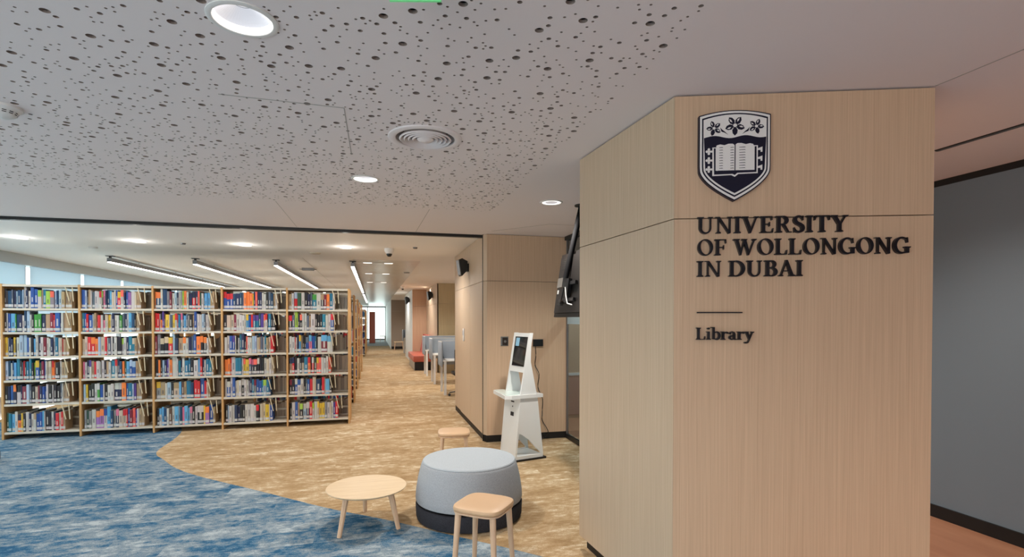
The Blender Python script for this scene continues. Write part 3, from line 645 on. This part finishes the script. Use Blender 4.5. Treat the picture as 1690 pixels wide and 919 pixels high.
ROWS = [
 [(.0, .905, "k28 k45 d60 s30 n40 l25 d45 d40 l25 w40^ n40 w40 b60^ b65 w/L65 T25 t55 L75 g/R70 l40 d30 l60 T60 T60 T60"),
  (.0, .90, "k45 w20 b45 c85 G25 d50 n60 w40 d40^ l55^ w40 k45 G70 G60 n75 T85 m60 r35 b90 n30 w40 T50 T60 T45"),
  (.0, .86, "y55 w20 n50 n45 y45 k20 w70 l75^ l70^ b45 w40 k45 c50 w55^ n55 w55 m55 w50 w45 n50 w45^ t60 w40 e40 r30 T60 T60"),
  (.0, .84, "l55 d50 w35 d35 c45 t60^ k40 s20 r35 k30 t50 w20^ t35^ k40 L30 b/y75 f40 m50 b30 w35 e40 e45 o/r40 o30 k70 k20 w40 T60 T60"),
  (.0, .85, "k50 n40 b45 n/o50 w/k70 n30 m80 l50 s30 k65 e55 m30 n45 b45 b30 w35 k70 w20 k50 k60 s30 w30 T40 T60"),
  (.01, .80, "f45 t45 c60 w50 o/n75 y35 k45 w60 n45 w45 w/T45 b60 b50 c35 w20 k70 k50 w40 n40 r60 e40 r45 T40")],
 [(.0, .84, "b65 l35 k25 T45 w25 s50 w60 w40 w/r45 f/L25 p50 n35 d40 c50 e45 w35 b35 r/y65 w/R60 n40 b40 V65 w70 e40 T50 T40"),
  (.0, .82, "t45 b45 r45 b80 w20 w20 T45 B25 r60 w50 p/k40 w/e45 e20 y55 w25 n50 w60 w40 f20 G50 s50 n50 w40 c60 d60 k30 T40 T40"),
  (.0, .82, "e45 e45 r55 r/o70 o50 l45 e65 r35 w20 s45 w30 k30 w45 k75 g/L35 w45 n35 t60 t/e50 T40 T50"),
  (.01, .83, "p25 w40 n50 w/v40 T45 r40 w70 g30 w50 k40 T45 w45 t75 w/r50 n40 d45 o45 f40 c60 b/l55 b/l65 T50 T50"),
  (.01, .84, "l40 y35 k60 k55 w45 G/w45 b55 w25 k55 w60 w50 n/w80 n/w55 o75 b40 t70 l30 v40 T50 T50"),
  (.02, .87, "g40 f45 g50 w75 V/o70 V/o75 w/b60 c70^ d50 g50 n/p60 e75 e/r60 r30 b40 m55 R50 v30 w40 T50 T50")],
 [(.0, .90, "o20 d/o85 w40^ d80^ g45 m40 w50 l40 n35 w20 w25 g25 L30 o45 w40 n60 r/n65 n45 R35 f25 w45 k20 c55 c50 T40 T40"),
  (.0, .84, "r40 r45 w25 o/k40 v35^ B25 y70 w20 s60 y45 w/r45 r25 t45 w/p40 d30 c45 s40 w25 k65 T40 b50^ w20 w40 w40 l50 s30 w45 w35 T30"),
  (.0, .84, "m35 g60^ k/e70 k/e75 r/y75 l40^ n60 T80 w/o60 w45 n50 s40 b50^ o80 k/o50 k/o60 w40 T40"),
  (.01, .88, "k45 o35 k30 l40 n45 v35 w20 o40 w90^ w25 t45 n30 w45 t70 t40 k60 w80 c45 r40 n40 w30 t60 t50 T35"),
  (.01, .82, "g/y70 T80 w30 l65 k45 e/T90 c40 B45 T40 t75 d50 r60 r50 b70^ r40 e30 T30"),
  (.02, .90, "k35 w/c45 c40 d50 w40 B45 w50 c70 w20 d50 p40 c60 c30 g/p50 k45 w50 k/w110 y30 V/o70 b70 T40")],
 [(.0, .86, "b/r55 b/r60 b/r60 d50 n80 d40 s35 o55 o50 o60 y25 n30 R40 n45 n40 w40 w40 k45 s45 d50 T40 w40"),
  (.0, .82, "k60 e70 e60 m45 w65 w45 w50 w25 c/y45 b45 r45 t/v50 t/v55 d40 v60 e/R30 w/r40 k20 t50 k30 k50"),
  (.01, .79, "w50 w50 b55 b/v50 w20 k45 w25 t40^ n60^ k30 R30 w40 w50 l55 l40 e40 T35 s50 w30 t35 T45 e40 r60"),
  (.01, .79, "o55 o50 r20 w75 t60 t55 w30 y/R45 y65 s/p45 s/p40 k/R70 k/w45 k45 k40 w50 e50 w50 e35"),
  (.01, .74, "w40 b/w65 w40^ b50^ w35 e30 w50 k/w50 w45 w35 g30 n40^ t40 g/m40 b55 b50 t30 l/L60 t50 d30"),
  (.02, .77, "k40 l20 w55 w50 n55 n40 k55 k40 w50 w60 w60 w40 k/r55 k20 e50 e50 y65 w20 b50")],
 [(.0, .78, "T60 w40 r/l65 f70 w60 k60 n45 s40 t/G80 w80 k/T60 m50 o55 t60 w40"),
  (.0, .78, "k/r65 s50 L60^ k35 k/R45 w40 w45 s45 T35 w80 k40 k50 k50 t60 w50 w50 b/r60 T20"),
  (.01, .74, "w50 w60 r20 w25 n40 c/y40 T30 k35 k35 b/s60 p/c60 b60 t30 k30 w75 m/c120 w/c80 w35"),
  (.01, .71, "T/n50 r/n40 k50 w45 k45 e/k40 t70 o/r50 k25 r/w40 f50 R/y40 R45 w50 w45 w40 R50"),
  (.01, .72, "k/m40 k50 b/w45 w/b55 w50 k35 s30 b40 r50 e60 d85 k20 r40 w20 c70 k40"),
  (.02, .83, "k25 w50 b45 T30 k/L50 l/w55 n/w50 r45 w/L30 w50 e/y30 y50 y40 g40 w45 e20 w35 v35 r45")]]
def jit(c, s=8): 
    k = random.uniform(-s, s); return lin(tuple(max(4, min(250, v + k + random.uniform(-4, 4))) for v in c))
WHITE = (192, 189, 188)
def book(mb, x0, x1, y0, dep, z0, h, base, band=None, label=True):
    bc = jit(PAL[base][0]); tc = jit(PAL[band][0]) if band else bc; lc = jit(WHITE, 5); pages = lin((196, 184, 164))
    w = x1 - x0; x0 += .0007; x1 -= .0007
    txt = lin((216, 210, 200)) if sum(PAL[base][0]) < 360 else lin((70, 66, 76))
    zs = [0, .016, .052, h * .30, h * .52, h * .68, h * .70, h] ; cs = [bc, lc if label else bc, bc, bc, bc, tc, tc]
    if band: zs = [0, .016, .052, h * .26, h * .5, h * .64, h * .86, h]; cs = [bc, lc if label else bc, bc, bc, bc, tc, tc]
    tx = random.random() < .72; seed_ = random.choice((3, 4)); bulge = .004
    xs = [x0, x0 + (x1 - x0) * .33, x0 + (x1 - x0) * .67, x1]
    for i in range(7):
        for j in range(3):
            c = cs[i]
            if tx and j == 1 and i in (3, seed_): c = tuple(a * .35 + b * .65 for a, b in zip(c, txt))
            ya, yb = (y0 + (bulge if k in (0, 3) else 0) for k in (j, j + 1))
            mb.face([(xs[j], ya, z0 + zs[i]), (xs[j + 1], yb, z0 + zs[i]), (xs[j + 1], yb, z0 + zs[i + 1]), (xs[j], ya, z0 + zs[i + 1])], c)
    y1 = y0 + dep; ya = y0 + bulge
    mb.face([(x0, y1, z0), (x0, ya, z0), (x0, ya, z0 + h), (x0, y1, z0 + h)], bc); mb.face([(x1, ya, z0), (x1, y1, z0), (x1, y1, z0 + h), (x1, ya, z0 + h)], bc)
    mb.face([(x0, ya, z0 + h), (xs[1], y0, z0 + h), (xs[2], y0, z0 + h), (x1, ya, z0 + h), (x1, y1, z0 + h), (x0, y1, z0 + h)], pages)
    mb.face([(x1, y1, z0), (x0, y1, z0), (x0, y1, z0 + h), (x1, y1, z0 + h)], pages)
    mb.face([(x0, y1, z0), (x1, y1, z0), (x1, ya, z0), (xs[2], y0, z0), (xs[1], y0, z0), (x0, ya, z0)], bc)
ORD = 'first second third fourth fifth sixth seventh eighth ninth tenth eleventh twelfth thirteenth fourteenth fifteenth sixteenth seventeenth eighteenth nineteenth twentieth'.split()
ORD += ['twenty-' + o for o in ORD[:9]] + ['thirtieth']
SHN = ['top shelf', 'second shelf down', 'third shelf down', 'fourth shelf down', 'fifth shelf down', 'bottom shelf']
books = []
for bi, bay in enumerate(ROWS):
    for si, (f0, f1, s) in enumerate(bay):
        tk = s.split(); ws = []
        for q in tk:
            tall = q.endswith('^'); q = q.rstrip('^'); cc = q.rstrip('0123456789'); ws.append((cc, float(q[len(cc):]), tall))
        tot = sum(a[1] for a in ws); X0 = BX0 + bi * BS + .018; WW = BS - .036; x = X0 + WW * f0; z = SZ[5 - si]
        for k, (cc, wd, tall) in enumerate(ws):
            w = wd / tot * WW * (f1 - f0); base, band = (cc.split('/') + [None])[:2]
            h = (.285 if tall else random.uniform(.225, .262)) * (1.04 if si == 5 else 1); 
            if si < 5: h = min(h, .287)
            books.append((w * h * (BX0 + 7) ** 0 * (1.12 - .03 * bi), bi, si, k, x, w, z, h, base, band)); x += w
        # cream wire book support hanging from the shelf above
        xs_ = x + .012 - (BX0 + bi * BS); zt = (SZ[5 - si + 1] if si else BH) - .03
        mb = MB()
        for dx, sl in ((-.05, .045), (.03, .012)):
            mb.idx([(dx, .03, -.002), (dx + .011, .03, -.002), (dx + .011 + sl, .03, -.20), (dx + sl, .03, -.20), (dx, .036, -.002), (dx + .011, .036, -.002), (dx + .011 + sl, .036, -.20), (dx + sl, .036, -.20)],
                   [(0, 3, 2, 1), (4, 5, 6, 7), (0, 1, 5, 4), (1, 2, 6, 5), (2, 3, 7, 6), (3, 0, 4, 7)])
        mb.build('book_support', M['sup'], case1, loc=(min(xs_, BS - .12) + bi * BS, -.018, zt))
order = sorted(range(len(books)), key=lambda i: -books[i][0]); big = set(order[:300])
rest = MB(); names = {k: v[1] for k, v in PAL.items()}
for i, (sc, bi, si, k, x, w, z, h, base, band) in enumerate(books):
    yj = random.uniform(.018, .040); dep = random.uniform(.17, .21)
    if i in big:
        mb = MB(); book(mb, -w / 2, w / 2, 0, dep, 0, h, base, band)
        o = mb.build('book', M['books'], loc=(x + w / 2, BY0 + yj, z + .0006))
        cn = names[base] if not band or band == base else '%s-topped %s' % (names[band], names[base])
        tag(o, '%s book, %s from left on %s, %s bay of front bookcase' % (cn, ORD[k], SHN[si], ORD[bi]), 'book', 'books on the front bookcase')
    else: book(rest, x, x + w, BY0 + yj, dep, z + .0006, h, base, band)
# books seen from behind in the gaps, and the books of the rows beyond
for bi in range(5):
    for si in range(6):
        x = BX0 + bi * BS + BS * .56; xe = BX0 + (bi + 1) * BS - .02
        while x < xe - .03:
            w = random.uniform(.025, .05); h = random.uniform(.2, .262)
            if x + w > xe: break
            c = lin(random.choice(((196, 176, 152), (180, 160, 140), (160, 142, 126), (204, 186, 164)) if si else ((206, 202, 194), (186, 182, 172), (176, 168, 154))))
            rest.box((x, BY0 + .345 + random.uniform(0, .03), SZ[5 - si] + .0006), (x + w - .002, BY0 + .56, SZ[5 - si] + h), c); x += w
    for si in range(6):
        x = BX0 + bi * BS + .05
        while x < BX0 + bi * BS + BS * .55 and si > 0:
            w = random.uniform(.03, .055); h = random.uniform(.2, .25)
            rest.box((x, BY0 + .36, SZ[5 - si] + .0006), (x + w - .002, BY0 + .56, SZ[5 - si] + h), lin(random.choice(((96, 84, 74), (60, 60, 72), (120, 104, 92))))); x += w
KEYS = list(PAL)
for ri, y in enumerate((10.63, 12.76, 14.84, 17.1, 24.3, 26.4, 28.5)):
    nb = 5 if ri < 4 else 2
    bookcase(BX0 + (5 - nb) * BS, y, nb, 'double-sided bookcase in the %s row behind the front one' % ORD[ri])
    for bi in range(3, 5):
        for si in range(6):
            x = BX0 + bi * BS + .02; xe = x + BS * .93
            while x < xe - .03:
                w = random.uniform(.02, .05); c = jit(PAL[random.choice('nkwgwetdmsbwr')][0])
                rest.box((x, y + .03, SZ[si] + .0006), (x + w - .002, y + .22, SZ[si] + random.uniform(.21, .27)), c); x += w
tag(rest.build('books', M['books']), 'remaining mixed books packed on all the bookcases', 'book', 'books on the front bookcase', 'stuff')
# ================================================================== LOUNGE FURNITURE
r = thing('ottoman', 'large round grey felt ottoman with charcoal base', 'ottoman', (.755, 4.285, 0))
mb = MB(); mb.lathe([(.405, .0), (.425, .008), (.432, .03), (.436, .118), (.430, .130), (.415, .132)], 72, cap0=True); mb.build('base', M['darkfelt'], r, True)
mb = MB(); mb.lathe([(.41, .13), (.418, .146)], 72); mb.build('shadow_gap', M['black'], r)
mb = MB(); mb.lathe([(.415, .144), (.432, .150), (.436, .165), (.434, .21), (.428, .26), (.418, .32), (.404, .38), (.390, .432), (.384, .447), (.378, .452)], 72); mb.build('body', M['felt'], r, True)
mb = MB(); mb.lathe([(.376, .450), (.380, .456), (.374, .464), (.355, .468), (.001, .470)], 72); mb.build('top_cushion', M['felttop'], r, True)
r = thing('coffee_table', 'low round pale ash coffee table on three splayed legs', 'table', (-.06, 4.245, 0))
mb = MB(); mb.lathe([(.001, .292), (.285, .292), (.300, .300), (.304, .306), (.302, .310), (.001, .310)], 72); mb.build('tabletop', M['top'], r, True)
for fx, fy in ((-.195, -.19), (.235, -.13), (-.02, .31)):
    L = math.hypot(fx, fy); ux, uy = fx / L, fy / L
    mb = MB(); mb.tube([(ux * (L - .07), uy * (L - .07), .293), (fx, fy, 0)], .024, 8, r1=.017); mb.build('leg', M['stoolwood'], r, True)
def stool(x, y, rz, label):
    r = thing('stool', label, 'stool', (x, y, 0), (0, 0, rz))
    def sq(a, n=48, e=4.2): return [(a * math.copysign(abs(cos(2 * pi * k / n)) ** (2 / e), cos(2 * pi * k / n)), a * math.copysign(abs(sin(2 * pi * k / n)) ** (2 / e), sin(2 * pi * k / n))) for k in range(n)]
    def loft(prof, cap=True):
        mb = MB(); n = 48; V = []; F = []
        for a, z in prof: V += [(p[0], p[1], z) for p in sq(a)]
        for i in range(len(prof) - 1):
            for k in range(n): l = (k + 1) % n; F.append((i * n + k, i * n + l, (i + 1) * n + l, (i + 1) * n + k))
        F += [tuple(range(n - 1, -1, -1)), tuple(range((len(prof) - 1) * n, len(prof) * n))]; mb.idx(V, F); return mb
    loft([(.158, .422), (.164, .428), (.166, .440), (.162, .450), (.150, .456), (.11, .459)]).build('seat', M['tanleather'], r, True)
    loft([(.150, .406), (.160, .410), (.162, .4215)]).build('seat_frame', M['stoolwood'], r, True)
    for sx in (-1, 1):
        for sy in (-1, 1):
            mb = MB(); mb.tube([(sx * .118, sy * .118, .408), (sx * .140, sy * .140, .012)], .020, 12, r1=.015); g = mb.build('leg', M['stoolwood'], r, True)
            mb = MB(); mb.tube([(sx * .140, sy * .140, .012), (sx * .1407, sy * .1407, 0)], .0155, 12); mb.build('foot', M['black'], g, True)
stool(.667, 3.255, radians(-38), 'tan leather topped wooden stool in front of the grey ottoman')
stool(.800, 5.45, radians(-8), 'tan leather topped wooden stool behind the grey ottoman')
r = thing('pouf', 'dark navy pouf cut by the left edge of the photo', 'pouf', (-4.265, 7.12, 0))
mb = MB(); mb.bbox((-.2, -.2, 0), (.12, .2, .12), .02); mb.build('cushion', M['navy'], r, True)
# ================================================================== KIOSK
r = thing('self_service_kiosk', 'white self-service kiosk with tilted dark screen against the oak wall', 'kiosk', (1.53, 5.717, 0), (0, 0, math.atan2(.253, .967)))
KW = .36
outer = [(0, .022), (.372, .022), (.376, .06), (.30, .70), (.207, 1.126), (.212, 1.30), (.240, 1.455), (.194, 1.455), (.118, .999), (.072, .747)]
arch = [(.022, .058), (.338, .058)] + [(.345, .07), (.30, .115), (.245, .17), (.185, .232), (.12, .282), (.085, .304), (.052, .316)]
def side_panel(v0, v1):
    mb = MB(); V = [Vector(p) for p in outer + arch]; n, k = len(outer), len(arch)
    E = [(i, (i + 1) % n) for i in range(n)] + [(n + i, n + (i + 1) % k) for i in range(k)]
    vo, eo, fo, ov, oe, of = delaunay_2d_cdt(V, E, [], 1, 1e-6)
    def inside(p, poly):
        c = False
        for i in range(len(poly)):
            a, b = poly[i], poly[i - 1]
            if (a[1] > p.y) != (b[1] > p.y) and p.x < (b[0] - a[0]) * (p.y - a[1]) / (b[1] - a[1]) + a[0]: c = not c
        return c
    F = []
    for f in fo:
        c = (vo[f[0]] + vo[f[1]] + vo[f[2]]) / 3
        if inside(c, outer) and not inside(c, arch): F.append(tuple(f))
    mb.idx([(p.x, v0, p.y) for p in vo], F); mb.idx([(p.x, v1, p.y) for p in vo], [f[::-1] for f in F])
    for P, fl in ((outer, 1), (arch, -1)):
        for i in range(len(P)):
            a, b = P[i], P[(i + 1) % len(P)]
            q = [(a[0], v0, a[1]), (b[0], v0, b[1]), (b[0], v1, b[1]), (a[0], v1, a[1])]; mb.face(q if fl < 0 else q[::-1])
    return mb
M['kw'] = mat('kiosk_white', (224, 224, 222), .3)
side_panel(0, .025).build('side_panel', M['kw'], r); side_panel(KW - .025, KW).build('side_panel', M['kw'], r)
def slab(p0, p1, th, v0, v1):   # slab along the front edge line p0->p1 in the u,z plane
    d = Vector((p1[0] - p0[0], p1[1] - p0[1])).normalized(); n = Vector((d.y, -d.x)) * th
    mb = MB(); P = [p0, p1, (p1[0] + n.x, p1[1] + n.y), (p0[0] + n.x, p0[1] + n.y)]
    mb.prism(P, v0, v1, f=lambda a, b, h: (a, h, b)); return mb
fp = slab((.004, .03), (.070, .735), .02, .025, KW - .025).build('front_panel', M['kw'], r)
mb = MB(); mb.box((.0, .02, .022), (.36, KW - .02, .055)); mb.build('plinth', M['kw'], r)
mb = MB(); mb.box((-.012, -.012, 0), (.41, KW + .012, .022)); mb.build('foot_plate', M['track'], r)
slab((.120, 1.003), (.196, 1.453), .04, .025, KW - .025).build('screen_housing', M['kw'], r)
f_ = lambda s: (.118 + .076 * s - .003, .999 + .456 * s)
sc_ = slab(f_(.155), f_(.90), .006, .028, KW - .055).build('screen', M['screen'], r)
slab((f_(.66)[0] - .001, f_(.66)[1]), (f_(.87)[0] - .001, f_(.87)[1]), .001, .20, .28).build('reflection_patch', mat('reflection_glow', (120, 160, 180), .3, emit=(120, 165, 190), es=.25), sc_)  # reflection on the screen put in as a weakly glowing patch
mb = MB(); mb.box((.10, .02, 1.02), (.13, .03, 1.4)); 
mb = MB(); mb.prism([(-.05, -.02), (.36, -.02), (.36, .39), (.10, .53), (.0, .53), (-.12, .02)], .715, .755); mb.build('counter', M['kw'], r)
M['gl2'] = mat('frosted_glass_top', (214, 230, 224), .12)
mb = MB(); mb.prism([(-.02, .03), (.20, .03), (.20, .39), (.09, .51), (.01, .51), (-.10, .03)], .755, .762); mb.build('glass_plate', M['gl2'], r)
for z0, z1, v0, v1 in ((.655, .672, .13, .20), (.60, .615, .15, .165), (.50, .545, .12, .19)):
    q = lambda z: (.004 + .066 * (z - .03) / .705 - .003, z); slab(q(z0), q(z1), .004, v0, v1).build('slot', M['black'], r)
mb = MB(); mb.box((.22, KW - .005, 1.22), (.235, KW + .05, 1.40)); mb.build('side_reader', M['kw'], r)
mb = MB(); mb.box((.0, 0, 0), (.137, .03, .092)); o = mb.build('cable_box', M['black'], loc=(2.052, 6.722, 1.254)); tag(o, 'black cable box on the oak wall behind the kiosk', 'box')
pts = catmull([(2.085, 1.27), (2.075, 1.12), (2.08, 1.0), (2.12, .88), (2.12, .70), (2.17, .55), (2.18, .38), (2.16, .30), (2.20, .22), (2.25, .10), (2.20, .03), (2.02, .02)], 4)
mb = MB(); mb.tube([(x, 6.735 - .05 * sin(i * .4) ** 2 - (0.25 if i > 40 else 0) * (i - 40) / 5, z) for i, (x, z) in enumerate(pts)], .006, 6); tag(mb.build('power_cable', M['black'], smooth=True), 'thin black cable hanging from the cable box to the floor', 'cable')
r = thing('wall_plate', 'small square metal wall plate left of the kiosk screen', 'switch', (1.62, 6.752, 1.262))
mb = MB(); mb.bbox((-.01, -.008, 0), (.095, 0, .125), .003); mb.build('plate', M['steel'], r)
mb = MB(); mb.bbox((.012, -.013, .012), (.085, -.008, .112), .002); mb.build('reader', mat('dark_brown_reader', (52, 42, 38), .3), r)
mb = MB(); mb.lathe([(.018, 0), (.014, .004), (.001, .005)], 16); o = mb.build('button', M['steel'], r, True); o.location = (.05, -.013, .06); o.rotation_euler = (radians(90), 0, 0)
r = thing('door_intercom', 'small white vertical handset plate on the oak corridor wall', 'switch', (1.392, 8.34, 1.27))
mb = MB(); mb.bbox((-.02, -.035, 0), (0, .035, .20), .006); mb.build('plate', M['white'], r, True)
mb = MB(); mb.box((-.024, -.015, .09), (-.02, .015, .17)); mb.build('display', M['greyfab'], r)
# ---- hanging screen seen from behind
r = thing('hanging_television', 'black television hung from the ceiling and seen from behind beside the pillar', 'television', (0, 0, 0))
def tv(s, y, d): return (1.794 + .092 * s + .99 * d, y, 1.637 + .643 * s - .14 * d)    # s up the tilted back, d behind it
def tbox(mb, s0, s1, y0, y1, d0, d1):
    V = [tv(s, y, d) for s, y, d in ((s0, y0, d0), (s0, y1, d0), (s0, y1, d1), (s0, y0, d1), (s1, y0, d0), (s1, y1, d0), (s1, y1, d1), (s1, y0, d1))]
    mb.idx(V, [(0, 1, 2, 3), (7, 6, 5, 4), (0, 4, 5, 1), (1, 5, 6, 2), (2, 6, 7, 3), (3, 7, 4, 0)])
mb = MB(); tbox(mb, 0, 1, 4.10, 5.216, .02, .045); mb.build('panel', M['tvback'], r)
mb = MB(); tbox(mb, .06, .94, 4.14, 5.17, 0, .02); mb.build('back_cover', M['tvback'], r)
mb = MB(); tbox(mb, .02, .98, 4.12, 5.20, .045, .048); mb.build('screen', M['screen'], r)
mb = MB(); tbox(mb, .17, .30, 4.93, 5.10, -.002, .0); mb.build('port_recess', M['hole'], r)
for s0, s1 in ((.36, .42), (.50, .60)):
    mb = MB(); tbox(mb, s0, s1, 5.11, 5.145, -.002, 0); mb.build('sticker', M['sticker'], r)
for k in range(6):
    mb = MB(); tbox(mb, .74 + .03 * k, .75 + .03 * k, 4.9, 5.1, -.002, 0); mb.build('vent', M['hole'], r)
mb = MB()
for s0, s1 in ((.22, .27), (.47, .52)): tbox(mb, s0, s1, 4.60, 5.0, -.03, -.005)
tbox(mb, .2, .56, 4.74, 4.80, -.045, -.01); mb.build('mount_arms', M['black'], r)
mb = MB(); tbox(mb, .42, .56, 4.78, 4.92, -.09, -.02); mb.build('clamp', M['steel'], r)
mb = MB(); mb.tube([(1.79, 4.85, 1.93), (1.975, 4.85, CZ)], .028, 16); mb.build('pole', M['pole'], r, True)
mb = MB(); mb.lathe([(.07, -.012), (.07, 0)], 24, (1.975, 4.85), cap0=True, cap1=True); mb.v = [(x, y, z + CZ) for x, y, z in mb.v]; mb.build('ceiling_flange', M['black'], r)
mb = MB(); mb.tube([tv(.42, 4.80, -.06), tv(.25, 4.86, -.05), tv(.20, 4.95, -.03), tv(.24, 5.0, -.01)], .007, 6); mb.build('cable', M['black'], r, True)
mb = MB(); mb.tube([tv(.42, 4.74, -.07), tv(.30, 4.72, -.06), tv(.18, 4.68, -.05), tv(.16, 4.6, -.03)], .006, 6); mb.build('cable', M['white'], r, True)
# ================================================================== FAR FURNITURE
dl = ('study desk with grey fabric screens nearest the oak block', 'study desk with grey fabric screens in the middle of the row', 'study desk with grey fabric screens nearest the red bench')
def desk(x, y, label, mirror=1):
    r = thing('study_desk', label, 'desk', (x, y, 0))
    mb = MB(); mb.bbox((0, 0, .715), (1.3 * mirror if mirror > 0 else 1.3, .68, .74), .004, 1); mb.build('desktop', M['white'], r)
    for px in (.02, 1.24):
        for py in (.0, .62):
            mb = MB(); mb.box((px, py, 0), (px + .05, py + .05, .715)); mb.build('leg', M['white'], r)
    mb = MB(); mb.bbox((-.03, .05, .60), (0, .70, 1.13), .012); mb.build('side_screen', M['greyfab'], r, True)
    mb = MB(); mb.bbox((0, .68, .60), (1.3, .71, 1.13), .012); mb.build('back_screen', M['greyfab'], r, True)
    mb = MB(); mb.box((0, .682, 1.13), (1.3, .708, 1.14)); mb.box((-.028, .06, 1.13), (-.002, .70, 1.14)); mb.build('screen_trim', M['white'], r)
for i, y in enumerate((11.22, 13.25, 15.25)): desk(1.42, y, dl[i])
desk(1.38, 26.0, 'study desk with grey screens far down the corridor past the column'); 
r = thing('office_chair', 'black office chair on castors tucked at the nearest study desk', 'chair', (1.83, 11.05, 0))
for k in range(5):
    a = 2 * pi * k / 5 + .5; c, s = cos(a) * .30, sin(a) * .30
    mb = MB(); mb.tube([(0, 0, .12), (c, s, .075)], .018, 8, r1=.012); g = mb.build('foot_arm', M['black'], r, True)
    mb = MB(); mb.lathe([(.001, -.02), (.026, -.02), (.03, 0), (.026, .02), (.001, .02)], 16); q = mb.build('castor', M['black'], g, True); q.location = (c, s, .03); q.rotation_euler = (radians(90), 0, a)
mb = MB(); mb.tube([(0, 0, .10), (0, 0, .45)], .03, 12); mb.build('column', M['steel'], r, True)
mb = MB(); mb.bbox((-.24, -.22, .45), (.24, .24, .52), .03); mb.build('seat', M['black'], r, True)
mb = MB(); mb.bbox((-.23, -.26, .58), (.23, -.21, 1.0), .02); mb.build('backrest', M['black'], r, True)
mb = MB(); mb.tube([(0, -.1, .45), (0, -.24, .50), (0, -.25, .7)], .018, 8); mb.build('back_bar', M['black'], r, True)
r = thing('bench', 'red leather banquette bench with tall red backrest along the alcove wall', 'bench', (1.20, 17.0, 0))
mb = MB(); mb.bbox((0, 0, .27), (.62, 2.57, .47), .03); mb.build('seat', M['redleather'], r, True)
mb = MB(); mb.box((.05, .04, 0), (.62, 2.56, .27)); mb.build('plinth', M['blackmatt'], r)
mb = MB(); mb.box((.04, .05, .0), (.05, 2.55, .26)); mb.build('kick_plate', M['steel'], r)
mb = MB(); mb.prism([(.42, .45), (.63, .45), (.64, 1.09), (.54, 1.10)], .0, 2.57, f=lambda a, b, h: (a, h, b)); mb.build('backrest', M['redback'], r)
def small_stool(x, y, label, s=1.0):
    r = thing('side_stool', label, 'stool', (x, y, 0))
    mb = MB(); mb.bbox((-.19 * s, -.19, .42), (.19 * s, .19, .46), .01); mb.build('seat', M['top'], r)
    for sx in (-1, 1):
        for sy in (-1, 1):
            mb = MB(); mb.tube([(sx * .15 * s, sy * .15, .42), (sx * .18 * s, sy * .18, 0)], .018, 8); mb.build('leg', M['stoolwood'], r)
small_stool(.60, 40.0, 'small wooden stool silhouetted before the far window')
small_stool(1.28, 28.9, 'small wooden side stool against the greige corridor wall', 1.3)
r = thing('partition_screen', 'tall rust red partition panel near the far window', 'screen', (-.125, 38.0, 0))
mb = MB(); mb.box((-.2, 0, .02), (.2, .06, 2.2)); mb.build('panel', M['redleather'], r)
mb = MB(); mb.box((-.2, -.15, 0), (.2, .2, .02)); mb.build('foot', M['blackmatt'], r)
